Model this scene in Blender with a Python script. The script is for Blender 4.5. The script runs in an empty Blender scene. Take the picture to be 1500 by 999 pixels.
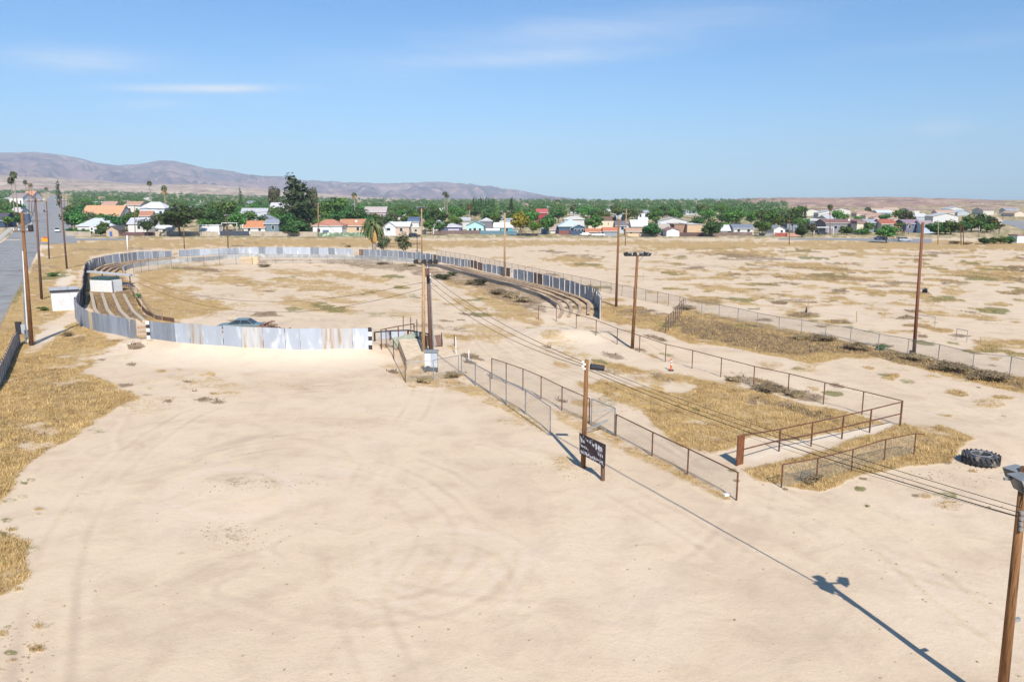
import bpy, math, random
import numpy as np
from mathutils import Vector, Matrix
random.seed(7); rng = np.random.default_rng(11)
sc = bpy.context.scene
COL = sc.collection
R = math.radians
# ------------------------------------------------------------------ camera
CAMH = 15.0; FPX = 1110.0; CX, CY = 750.0, 499.5; YH = 293.0
PITCH = math.atan((CY - YH) / FPX)
cp, sp = math.cos(PITCH), math.sin(PITCH)
cam_d = bpy.data.cameras.new('camera'); cam = bpy.data.objects.new('camera', cam_d); COL.objects.link(cam)
cam_d.sensor_width = 36.0; cam_d.lens = FPX / 1500.0 * 36.0; cam_d.clip_start = 0.5; cam_d.clip_end = 40000
cam.location = (0, 0, CAMH); cam.rotation_euler = (math.pi / 2 - PITCH, 0, 0)
sc.camera = cam
# ------------------------------------------------------------------ light, sky, exposure
SUN_EL = R(43.0); SUN_AZ = R(166.0)      # azimuth of the sun measured from +Y towards +X
SUN_DIR = Vector((math.sin(SUN_AZ) * math.cos(SUN_EL), math.cos(SUN_AZ) * math.cos(SUN_EL), math.sin(SUN_EL)))
sl = bpy.data.lights.new('sun', 'SUN'); sl.energy = 4.7; sl.angle = R(0.5); sl.color = (1.0, 0.95, 0.87)
so = bpy.data.objects.new('sun', sl); COL.objects.link(so); so.rotation_euler = SUN_DIR.to_track_quat('Z', 'Y').to_euler()
w = bpy.data.worlds.new('World'); sc.world = w; w.use_nodes = True
nt = w.node_tree; nt.nodes.clear()
def N(nt, t, **k):
    n = nt.nodes.new(t)
    for a, v in k.items(): setattr(n, a, v)
    return n
def mathn(nt, op, a, b=None, c=None, clamp=False):
    n = nt.nodes.new('ShaderNodeMath'); n.operation = op; n.use_clamp = clamp
    for i, v in enumerate((a, b, c)):
        if v is None: continue
        if isinstance(v, (int, float)): n.inputs[i].default_value = v
        else: nt.links.new(v, n.inputs[i])
    return n.outputs[0]
def mixc(nt, f, a, b, mode='MIX'):
    n = nt.nodes.new('ShaderNodeMix'); n.data_type = 'RGBA'; n.blend_type = mode
    for s, v in ((0, f), (6, a), (7, b)):
        if isinstance(v, (int, float)): n.inputs[s].default_value = v
        elif isinstance(v, tuple): n.inputs[s].default_value = (*v, 1) if len(v) == 3 else v
        else: nt.links.new(v, n.inputs[s])
    return n.outputs[2]
sky = N(nt, 'ShaderNodeTexSky', sky_type='NISHITA', sun_disc=False)
sky.sun_elevation = SUN_EL; sky.sun_rotation = SUN_AZ
sky.altitude = 200; sky.air_density = 1.0; sky.dust_density = 0.55; sky.ozone_density = 2.5
tc = N(nt, 'ShaderNodeTexCoord'); sep = N(nt, 'ShaderNodeSeparateXYZ'); nt.links.new(tc.outputs['Generated'], sep.inputs[0])
az = mathn(nt, 'ARCTAN2', sep.outputs[0], sep.outputs[1]); el = mathn(nt, 'ARCSINE', sep.outputs[2])
cmb = N(nt, 'ShaderNodeCombineXYZ'); nt.links.new(az, cmb.inputs[0])
nt.links.new(mathn(nt, 'ADD', mathn(nt, 'MULTIPLY', el, 7.0), mathn(nt, 'MULTIPLY', az, 0.6)), cmb.inputs[1])
nz = N(nt, 'ShaderNodeTexNoise'); nz.inputs['Scale'].default_value = 5.5; nz.inputs['Detail'].default_value = 8; nz.inputs['Roughness'].default_value = 0.6
nz.inputs['Distortion'].default_value = 0.6
nt.links.new(cmb.outputs[0], nz.inputs['Vector'])
base = mathn(nt, 'MULTIPLY', mathn(nt, 'SUBTRACT', nz.outputs[0], 0.5, clamp=True), 0.9)
total = None
for (a0, e0, sa, se, amp) in ((-.375, .128, .085, .0045, 1.7), (-.50, .150, .07, .012, .95), (-.43, .108, .035, .006, .6), (.03, .173, .16, .010, .7), (.50, .078, .03, .01, .6), (.12, .205, .20, .02, .5), (.02, .08, .12, .012, .14), (-.2, .15, .25, .03, .15), (.55,.17,.2,.01,.15)):
    # e is tilted a little so the streaks are not level
    d1 = mathn(nt, 'DIVIDE', mathn(nt, 'SUBTRACT', az, a0), sa); d2 = mathn(nt, 'DIVIDE', mathn(nt, 'SUBTRACT', mathn(nt, 'SUBTRACT', el, e0), mathn(nt, 'MULTIPLY', mathn(nt, 'SUBTRACT', az, a0), 0.05)), se)
    g = mathn(nt, 'EXPONENT', mathn(nt, 'MULTIPLY', mathn(nt, 'ADD', mathn(nt, 'MULTIPLY', d1, d1), mathn(nt, 'MULTIPLY', d2, d2)), -1.0))
    g = mathn(nt, 'MULTIPLY', g, amp)
    total = g if total is None else mathn(nt, 'ADD', total, g)
cl = mathn(nt, 'ADD', mathn(nt, 'MULTIPLY', total, mathn(nt, 'ADD', mathn(nt, 'MULTIPLY', nz.outputs[0], 1.3), -0.15, clamp=True)), mathn(nt, 'MULTIPLY', base, 0.25), clamp=True)
hs = N(nt, 'ShaderNodeHueSaturation'); hs.inputs['Saturation'].default_value = 1.1; hs.inputs['Value'].default_value = 1.0
nt.links.new(mixc(nt, 1.0, sky.outputs[0], (.80, 1.06, 1.32), 'MULTIPLY'), hs.inputs['Color'])
skyc = mixc(nt, cl, hs.outputs[0], (8.0, 8.4, 9.2))
bg = N(nt, 'ShaderNodeBackground'); bg.inputs[1].default_value = 0.080; nt.links.new(skyc, bg.inputs[0])
wo = N(nt, 'ShaderNodeOutputWorld'); nt.links.new(bg.outputs[0], wo.inputs[0])
sc.view_settings.view_transform = 'Standard'; sc.view_settings.look = 'None'; sc.view_settings.gamma = 1.0
sc.view_settings.exposure = 0.47; sc.view_settings.use_curve_mapping = False
sc.cycles.max_bounces = 5; sc.cycles.diffuse_bounces = 2; sc.cycles.glossy_bounces = 2; sc.cycles.transmission_bounces = 2
sc.cycles.transparent_max_bounces = 24; sc.cycles.volume_bounces = 0; sc.cycles.use_denoising = True
# ------------------------------------------------------------------ numpy noise
def _hash(ix, iy, s):
    n = (ix * 374761393 + iy * 668265263 + s * 1274126177) & 0xFFFFFFFF
    n = ((n ^ (n >> 13)) * 1274126177) & 0xFFFFFFFF
    return ((n ^ (n >> 16)) & 0xFFFF) / 65535.0
def vnoise(x, y, s=0):
    x = np.asarray(x, float); y = np.asarray(y, float)
    ix = np.floor(x).astype(np.int64); iy = np.floor(y).astype(np.int64); fx = x - ix; fy = y - iy
    fx = fx * fx * (3 - 2 * fx); fy = fy * fy * (3 - 2 * fy)
    a = _hash(ix, iy, s); b = _hash(ix + 1, iy, s); c = _hash(ix, iy + 1, s); d = _hash(ix + 1, iy + 1, s)
    return (a * (1 - fx) + b * fx) * (1 - fy) + (c * (1 - fx) + d * fx) * fy
def fbm(x, y, s=0, o=4):
    v = 0; a = .5; t = 0
    for i in range(o):
        v = v + a * vnoise(x * 2 ** i + i * 17.3, y * 2 ** i - i * 9.1, s + i); t += a; a *= .5
    return v / t - .5
def sstep(a, b, x):
    t = np.clip((x - a) / (b - a), 0, 1); return t * t * (3 - 2 * t)
# ------------------------------------------------------------------ photograph pixel <-> place
def raydir(px, py):
    X = np.asarray(px, float) - CX; Z = -(np.asarray(py, float) - CY)
    return X, FPX * cp + Z * sp, -FPX * sp + Z * cp
def flat(px, py, h=0.0):
    a, b, c = raydir(px, py); t = -(CAMH - h) / c
    return a * t, b * t
def project(x, y, z):
    dz = z - CAMH; dep = y * cp - dz * sp; up = y * sp + dz * cp
    return CX + FPX * x / dep, CY - FPX * up / dep
BUMPS = []
def bump(px, py, r, h, ry=None):
    x, y = flat(px, py); BUMPS.append((x, y, r, ry or r, h))
for b in ((230, 506, 5, .7, 3), (300, 512, 5, 1.0, 3.2), (370, 516, 5, 1.05, 3.2), (440, 519, 5, 1.05, 3.2), (505, 519, 4.5, .9, 3.2), (160, 490, 4, .3, 3),
          (838, 497, 4.0, .9, 2.5), (800, 488, 3, .6, 2.5), (800, 463, 5, .3, 4), (350, 710, 2.5, .14), (380, 730, 1.6, .10), (640, 830, 3.0, .08), (600, 508, 4, .4),
          (640, 395, 12, .5, 5), (480, 384, 25, .5, 6), (320, 386, 20, .5, 5), (720, 425, 8, .5, 6), (950, 500, 6, .4), (1400, 640, 4, .15)): bump(*b)
def terrain(x, y):
    x = np.asarray(x, float); y = np.asarray(y, float)
    r = np.hypot(x, y); h = 0.10 * fbm(x / 9, y / 9, 3, 3) + 0.25 * fbm(x / 40, y / 40, 5, 2)
    near = sstep(400, 150, r); h = h * near
    h = h + .035 * fbm(x / 1.3, y / 1.3, 9, 3) * sstep(120, 60, r)
    for bx, by, rx, ry, bh in BUMPS:
        h = h + bh * np.exp(-((x - bx) / rx) ** 2 - ((y - by) / ry) ** 2)
    azp = x / np.maximum(y, 1)
    k = .0165 + (.0062 - .0165) * sstep(-.62, -.1, azp)
    k = np.where(y > 0, k, .006)
    h = h + k * np.clip(r - 345, 0, 2300)
    return h
def T(x, y): return float(terrain(x, y))
def P(px, py):
    """the place on the ground that the photograph shows at this pixel"""
    a, b, c = raydir(px, py)
    if c > -1e-4 * FPX: ts = np.geomspace(5, 9000, 3000) / math.hypot(a, b)
    else: ts = np.geomspace(5, min(9000, 3 * CAMH * math.hypot(a, b) / -c), 3000) / math.hypot(a, b)
    x = a * ts; y = b * ts; z = CAMH + c * ts; g = terrain(x, y)
    i = int(np.argmax(z <= g)) if (z <= g).any() else len(ts) - 1
    if i:
        d0 = z[i - 1] - g[i - 1]; d1 = z[i] - g[i]; f = d0 / (d0 - d1) if d0 != d1 else 0
        x0 = x[i - 1] + (x[i] - x[i - 1]) * f; y0 = y[i - 1] + (y[i] - y[i - 1]) * f
    else: x0, y0 = x[0], y[0]
    return Vector((x0, y0, T(x0, y0)))
def above(px, py, Y):
    """the point at forward distance Y seen at this pixel"""
    a, b, c = raydir(px, py); t = Y / b
    return Vector((a * t, Y, CAMH + c * t))
def D(px, Y):
    """ground point at forward distance Y seen in this pixel column"""
    z = 0.0
    for _ in range(6):
        dep = Y * cp - (z - CAMH) * sp; x = (px - CX) / FPX * dep; z = T(x, Y)
    return Vector((x, Y, z))
# ------------------------------------------------------------------ object helpers
THINGS = []
def tag(o, label, cat, group=None, kind=None):
    if label: o['label'] = label
    if cat: o['category'] = cat
    if group: o['group'] = group
    if kind: o['kind'] = kind
    if cat: THINGS.append(o)
    return o
def thing(name, loc, label, cat, group=None, rz=0.0):
    o = bpy.data.objects.new(name, None); o.empty_display_size = .3; COL.objects.link(o)
    o.location = loc; o.rotation_euler = (0, 0, rz)
    return tag(o, label, cat, group)
class MB:
    def __init__(s, off=(0, 0, 0)): s.v = []; s.f = []; s.uv = None; s.off = Vector(off)
    def add(s, vs, fs):
        n = len(s.v); s.v += [tuple(Vector(q) - s.off) for q in vs]; s.f += [tuple(n + i for i in q) for q in fs]; return s
    def box(s, c, d, rz=0.0, rx=0.0):
        m = Matrix.Rotation(rz, 3, 'Z') @ Matrix.Rotation(rx, 3, 'X'); c = Vector(c)
        vs = [c + m @ Vector((sx * d[0] / 2, sy * d[1] / 2, sz * d[2] / 2)) for sz in (-1, 1) for sx, sy in ((-1, -1), (1, -1), (1, 1), (-1, 1))]
        return s.add(vs, [(3, 2, 1, 0), (4, 5, 6, 7), (0, 1, 5, 4), (1, 2, 6, 5), (2, 3, 7, 6), (3, 0, 4, 7)])
    def frame(s, p, q):
        d = (Vector(q) - Vector(p)).normalized(); a = Vector((0, 0, 1)) if abs(d.z) < .95 else Vector((1, 0, 0))
        u = d.cross(a).normalized(); return u, u.cross(d)
    def bar(s, p, q, wd, ht=None):
        ht = ht or wd; p = Vector(p); q = Vector(q); u, v = s.frame(p, q)
        vs = [b + u * (sx * wd / 2) + v * (sy * ht / 2) for b in (p, q) for sx, sy in ((-1, -1), (1, -1), (1, 1), (-1, 1))]
        return s.add(vs, [(3, 2, 1, 0), (4, 5, 6, 7), (0, 1, 5, 4), (1, 2, 6, 5), (2, 3, 7, 6), (3, 0, 4, 7)])
    def tube(s, p, q, r, r2=None, n=8, caps=True):
        r2 = r if r2 is None else r2; p = Vector(p); q = Vector(q); u, v = s.frame(p, q); vs = []
        for b, rr in ((p, r), (q, r2)): vs += [b + (u * math.cos(2 * math.pi * i / n) + v * math.sin(2 * math.pi * i / n)) * rr for i in range(n)]
        fs = [(i, (i + 1) % n, n + (i + 1) % n, n + i) for i in range(n)]
        if caps: fs += [tuple(range(n))[::-1], tuple(range(n, 2 * n))]
        return s.add(vs, fs)
    def path(s, pts, r, n=5):
        pts = [Vector(p) for p in pts]; vs = []
        for i, p in enumerate(pts):
            a = pts[max(0, i - 1)]; b = pts[min(len(pts) - 1, i + 1)]; u, v = s.frame(a, b)
            vs += [p + (u * math.cos(2 * math.pi * k / n) + v * math.sin(2 * math.pi * k / n)) * r for k in range(n)]
        fs = [(i * n + k, i * n + (k + 1) % n, (i + 1) * n + (k + 1) % n, (i + 1) * n + k) for i in range(len(pts) - 1) for k in range(n)]
        return s.add(vs, fs)
    def prism(s, poly, y0, y1, m=None):
        """poly in (x, z) extruded along y; m optional matrix"""
        n = len(poly); vs = [Vector((x, y0, z)) for x, z in poly] + [Vector((x, y1, z)) for x, z in poly]
        if m is not None: vs = [m @ q for q in vs]
        return s.add(vs, [tuple(range(n)), tuple(range(n, 2 * n))[::-1]] + [(i + n, (i + 1) % n + n, (i + 1) % n, i) for i in range(n)])
    def build(s, name, mat, parent=None, smooth=False, loc=None):
        me = bpy.data.meshes.new(name); me.from_pydata(s.v, [], s.f); me.update()
        if smooth: me.polygons.foreach_set('use_smooth', [True] * len(me.polygons))
        o = bpy.data.objects.new(name, me); COL.objects.link(o)
        if mat: me.materials.append(mat)
        if parent: o.parent = parent
        elif loc is not None: o.location = loc
        return o
def npmesh(name, v, f, mat, smooth=False, parent=None):
    me = bpy.data.meshes.new(name); v = np.asarray(v, np.float32); f = np.asarray(f, np.int32); k = f.shape[1]
    me.vertices.add(len(v)); me.vertices.foreach_set('co', v.ravel())
    me.loops.add(f.size); me.loops.foreach_set('vertex_index', f.ravel())
    me.polygons.add(len(f)); me.polygons.foreach_set('loop_start', np.arange(0, f.size, k, dtype=np.int32))
    me.update(calc_edges=True)
    if smooth: me.polygons.foreach_set('use_smooth', np.ones(len(f), bool))
    if mat: me.materials.append(mat)
    o = bpy.data.objects.new(name, me); COL.objects.link(o)
    if parent: o.parent = parent
    return o
def copy_tree(o, parent=None):
    c = o.copy(); COL.objects.link(c); c.parent = parent
    for ch in list(o.children): copy_tree(ch, c)
    return c
# ------------------------------------------------------------------ materials
MATS = {}
def mat(name, col, rough=.8, metal=0.0, var=.12, vs=3.0, col2=None, f2=.5, s2=4.0, stretch=(1, 1, 1), objrand=0.0, bumpv=0.0, bs=20.0, coord='Object', spec=.3, huerand=0.0):
    if name in MATS: return MATS[name]
    m = bpy.data.materials.new(name); m.use_nodes = True; t = m.node_tree; b = t.nodes['Principled BSDF']
    b.inputs['Roughness'].default_value = rough; b.inputs['Metallic'].default_value = metal; b.inputs['Specular IOR Level'].default_value = spec
    tc = N(t, 'ShaderNodeTexCoord'); mp = N(t, 'ShaderNodeMapping'); mp.inputs['Scale'].default_value = stretch
    t.links.new(tc.outputs[coord], mp.inputs[0])
    n1 = N(t, 'ShaderNodeTexNoise'); n1.inputs['Scale'].default_value = vs; n1.inputs['Detail'].default_value = 6; t.links.new(mp.outputs[0], n1.inputs['Vector'])
    c = mixc(t, 1.0, col, (1, 1, 1), 'MULTIPLY')
    fac = mathn(t, 'ADD', mathn(t, 'MULTIPLY', mathn(t, 'SUBTRACT', n1.outputs[0], .5), 2 * var * 2), 1.0)
    if objrand:
        oi = N(t, 'ShaderNodeObjectInfo'); fac = mathn(t, 'MULTIPLY', fac, mathn(t, 'ADD', mathn(t, 'MULTIPLY', oi.outputs['Random'], 2 * objrand), 1 - objrand))
    if col2:
        n2 = N(t, 'ShaderNodeTexNoise'); n2.inputs['Scale'].default_value = s2; n2.inputs['Detail'].default_value = 5; t.links.new(mp.outputs[0], n2.inputs['Vector'])
        rp = mathn(t, 'MULTIPLY', mathn(t, 'SUBTRACT', n2.outputs[0], f2), 9.0, clamp=True); c = mixc(t, rp, c, col2)
    v = N(t, 'ShaderNodeVectorMath', operation='SCALE'); t.links.new(c, v.inputs[0]); t.links.new(fac, v.inputs['Scale'])
    out = v.outputs[0]
    if huerand:
        oi = N(t, 'ShaderNodeObjectInfo'); hh = N(t, 'ShaderNodeHueSaturation'); t.links.new(out, hh.inputs['Color'])
        t.links.new(mathn(t, 'ADD', mathn(t, 'MULTIPLY', oi.outputs['Random'], huerand), .5 - huerand / 2), hh.inputs['Hue']); out = hh.outputs[0]
    t.links.new(out, b.inputs['Base Color'])
    if bumpv:
        n3 = N(t, 'ShaderNodeTexNoise'); n3.inputs['Scale'].default_value = bs; n3.inputs['Detail'].default_value = 3; t.links.new(mp.outputs[0], n3.inputs['Vector'])
        bp = N(t, 'ShaderNodeBump'); bp.inputs['Strength'].default_value = bumpv; bp.inputs['Distance'].default_value = .03; t.links.new(n3.outputs[0], bp.inputs['Height']); t.links.new(bp.outputs[0], b.inputs['Normal'])
    MATS[name] = m; return m
def leafmat(name, col, col2, trans=.25, hue=.085, objrand=.35):
    m = mat(name, col, rough=.65, var=.35, vs=.9, col2=col2, f2=.5, s2=.6, objrand=objrand, huerand=hue, spec=.25)
    t = m.node_tree; b = t.nodes['Principled BSDF']; out = [n for n in t.nodes if n.type == 'OUTPUT_MATERIAL'][0]
    tr = N(t, 'ShaderNodeBsdfTranslucent'); lk = b.inputs['Base Color'].links[0].from_socket; t.links.new(lk, tr.inputs[0])
    mx = N(t, 'ShaderNodeMixShader'); mx.inputs[0].default_value = trans; t.links.new(b.outputs[0], mx.inputs[1]); t.links.new(tr.outputs[0], mx.inputs[2]); t.links.new(mx.outputs[0], out.inputs[0])
    return m
M_wood = mat('pole_wood', (.225, .108, .042), var=.5, vs=5, stretch=(6, 6, .3), col2=(.09, .045, .025), f2=.53, s2=3, rough=.85)
M_woodlight = mat('weathered_pole_wood', (.40, .26, .14), var=.3, vs=4, stretch=(6, 6, .4), col2=(.20, .11, .06), f2=.58, s2=3)
M_wooddark = mat('dark_pole_wood', (.15, .085, .06), var=.3, vs=4, stretch=(6, 6, .4), col2=(.07, .045, .035), f2=.55, s2=3)
M_rust = mat('rusty_steel', (.13, .055, .035), var=.35, vs=5, col2=(.26, .11, .045), f2=.56, s2=6, rough=.75)
M_galv = mat('galvanised_pipe', (.28, .29, .30), rough=.5, metal=.4, var=.2)
M_wire = mat('wire_black', (.03, .028, .025), var=.1, rough=.7)
M_black = mat('black_paint', (.035, .035, .042), var=.2, rough=.6)
M_lampgrey = mat('lamp_grey', (.30, .31, .31), var=.15, rough=.45, metal=.3)
M_whitepaint = mat('white_paint', (.74, .74, .72), var=.08, rough=.6)
M_conc = mat('bench_concrete', (.47, .38, .28), var=.25, vs=2, rough=.9, col2=(.32, .27, .22), f2=.62, s2=1.2)
M_wallconc = mat('wall_concrete', (.36, .37, .37), var=.25, vs=1, rough=.9, col2=(.55, .54, .50), f2=.58, s2=.4)
M_sheet = mat('sheet_metal', (.28, .315, .37), rough=.55, metal=.25, var=.2, vs=.8, stretch=(2.0, 2.0, .22), col2=(.40, .43, .47), f2=.58, s2=1.1, objrand=.12)
M_sheetpale = mat('whitewashed_sheet', (.42, .46, .52), rough=.65, metal=.1, var=.14, vs=.6, stretch=(1.2, 1.2, .4), col2=(.60, .63, .66), f2=.56, s2=1.2, objrand=.12)
M_sheetrust = mat('rusty_sheet', (.46, .46, .46), rough=.7, metal=.1, var=.15, vs=1.2, stretch=(1.7, 1.7, .2), col2=(.40, .29, .20), f2=.53, s2=1.5, objrand=.12)
M_brownsheet = mat('brown_rusted_sheet', (.17, .11, .085), rough=.8, var=.3, vs=1.5, stretch=(2, 2, .3), col2=(.28, .22, .19), f2=.57, s2=1.5, objrand=.2)
M_ply = mat('plywood', (.62, .47, .29), rough=.8, var=.12, vs=3, stretch=(4, 4, .4))
M_glass = mat('window_glass', (.03, .04, .05), rough=.12, var=.1, spec=.6)
M_tyre = mat('tyre_rubber', (.05, .05, .055), rough=.8, var=.4, vs=5, col2=(.24, .21, .17), f2=.56, s2=3)
def chainlink():
    m = bpy.data.materials.new('chain_link'); m.use_nodes = True; t = m.node_tree; b = t.nodes['Principled BSDF']; out = [n for n in t.nodes if n.type == 'OUTPUT_MATERIAL'][0]
    b.inputs['Base Color'].default_value = (.42, .40, .37, 1); b.inputs['Roughness'].default_value = .6; b.inputs['Metallic'].default_value = .2
    uv = N(t, 'ShaderNodeUVMap'); s = N(t, 'ShaderNodeSeparateXYZ'); t.links.new(uv.outputs[0], s.inputs[0])
    a = mathn(t, 'MULTIPLY', mathn(t, 'ADD', s.outputs[0], s.outputs[1]), 16.0); c = mathn(t, 'MULTIPLY', mathn(t, 'SUBTRACT', s.outputs[0], s.outputs[1]), 16.0)
    a = mathn(t, 'LESS_THAN', mathn(t, 'FRACT', a), .105); c = mathn(t, 'LESS_THAN', mathn(t, 'FRACT', c), .105)
    f = mathn(t, 'MAXIMUM', a, c)
    tr = N(t, 'ShaderNodeBsdfTransparent'); mx = N(t, 'ShaderNodeMixShader'); t.links.new(f, mx.inputs[0]); t.links.new(tr.outputs[0], mx.inputs[1]); t.links.new(b.outputs[0], mx.inputs[2]); t.links.new(mx.outputs[0], out.inputs[0])
    return m
M_chain = chainlink()
# ------------------------------------------------------------------ ground cover masks (what grows where)
def inpoly(px, py, poly):
    px = np.asarray(px); d = np.full(px.shape, 1e9); ins = np.zeros(px.shape, bool); n = len(poly)
    for i in range(n):
        x1, y1 = poly[i]; x2, y2 = poly[(i + 1) % n]
        t = np.clip(((px - x1) * (x2 - x1) + (py - y1) * (y2 - y1)) / ((x2 - x1) ** 2 + (y2 - y1) ** 2 + 1e-9), 0, 1)
        d = np.minimum(d, np.hypot(px - x1 - t * (x2 - x1), (py - y1 - t * (y2 - y1)) * 1.6))
        c = ((y1 > py) != (y2 > py)) & (px < (x2 - x1) * (py - y1) / (y2 - y1 + 1e-9) + x1); ins ^= c
    return np.where(ins, d, -d)
# kind: 0 dry grass, 1 green, 2 brown brush, 3 pale packed sand
POLYS = [
 (2, .35, 14, [(0, 520), (60, 520), (120, 560), (90, 620), (40, 680), (0, 700)]),
 (0, 1.0, 7, [(-200, 520), (0, 482), (20, 470), (60, 480), (110, 472), (150, 492), (200, 508), (172, 520), (150, 524), (118, 548), (160, 558), (180, 570), (205, 582), (160, 606), (120, 632), (80, 656), (48, 676), (30, 700), (-10, 745), (-200, 900)]),
 (0, .85, 5, [(36, 412), (64, 356), (190, 349), (540, 349), (640, 352), (1560, 352), (1560, 368), (1150, 363), (900, 360), (760, 362), (640, 364), (640, 368), (520, 362), (300, 362), (200, 366), (132, 376), (117, 400), (108, 455), (60, 478), (-10, 540), (-10, 470)]),
 (2, .5, 3, [(1070, 556), (1110, 562), (1170, 574), (1200, 584), (1180, 588), (1120, 574), (1070, 562)]),
 (0, .85, 8, [(-200, 790), (0, 780), (46, 792), (44, 836), (34, 850), (0, 882), (-200, 980)]),
 (0, .8, 6, [(200, 398), (250, 386), (330, 388), (300, 398), (250, 404), (230, 420), (292, 440), (320, 458), (260, 470), (222, 466), (206, 440)]),
 (0, .9, 6, [(112, 440), (125, 384), (180, 376), (300, 368), (200, 384), (185, 398), (200, 430), (212, 462), (150, 458)]),
 (2, .75, 6, [(128, 455), (135, 412), (180, 404), (192, 424), (204, 450), (224, 468), (205, 470), (160, 462)]),
 (2, .6, 5, [(380, 382), (480, 379), (560, 382), (640, 394), (700, 402), (760, 422), (800, 432), (800, 462), (760, 446), (690, 424), (640, 410), (560, 396), (470, 386), (380, 386)]),
 (0, .55, 5, [(300, 366), (520, 366), (600, 378), (700, 396), (800, 418), (860, 436), (876, 462), (850, 462), (830, 440), (740, 410), (620, 384), (500, 374), (300, 376)]),
 (0, .75, 7, [(640, 400), (700, 420), (760, 445), (800, 470), (790, 482), (740, 460), (690, 435), (650, 420)]),
 (0, .92, 6, [(770, 480), (806, 490), (860, 512), (930, 540), (1000, 548), (1060, 562), (1130, 575), (1200, 592), (1262, 610), (1300, 622), (1262, 636), (1180, 648), (1100, 642), (1076, 658), (1040, 668), (1000, 655), (960, 625), (940, 600), (900, 590), (862, 570), (880, 556), (940, 568), (1000, 580), (1020, 566), (960, 556), (900, 545), (850, 528), (800, 508)]),
 (0, 1.0, 3.5, [(886, 440), (930, 455), (975, 462), (1003, 452), (1100, 470), (1200, 492), (1300, 512), (1400, 535), (1560, 566), (1560, 586), (1500, 578), (1400, 556), (1330, 536), (1290, 528), (1240, 526), (1190, 534), (1120, 520), (1060, 508), (1010, 508), (980, 496), (940, 480), (900, 470), (886, 462)]),
 (2, .8, 4, [(990, 466), (1050, 470), (1140, 490), (1240, 508), (1340, 524), (1500, 560), (1500, 572), (1380, 545), (1250, 520), (1150, 520), (1060, 505), (1000, 492)]),
 (0, .9, 5, [(1090, 690), (1130, 676), (1200, 662), (1262, 640), (1320, 622), (1380, 628), (1424, 648), (1400, 664), (1394, 680), (1330, 688), (1262, 700), (1200, 722), (1150, 714), (1110, 704)]),
 (3, 1.0, 6, [(1090, 672), (1140, 652), (1240, 634), (1310, 622), (1300, 630), (1200, 650), (1110, 676)]),
 (0, .6, 6, [(640, 548), (690, 565), (760, 600), (806, 634), (790, 634), (730, 600), (668, 572), (600, 566), (575, 548), (590, 530)]),
 (0, .6, 6, [(808, 600), (860, 612), (905, 645), (960, 668), (1010, 694), (1060, 722), (1082, 734), (1060, 734), (1000, 704), (930, 672), (860, 640), (815, 616)]),
 (0, .75, 4, [(645, 486), (700, 492), (690, 502), (650, 498)]),
 (0, .35, 8, [(140, 566), (190, 560), (230, 574), (270, 590), (210, 610), (170, 600)]),
]
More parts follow.
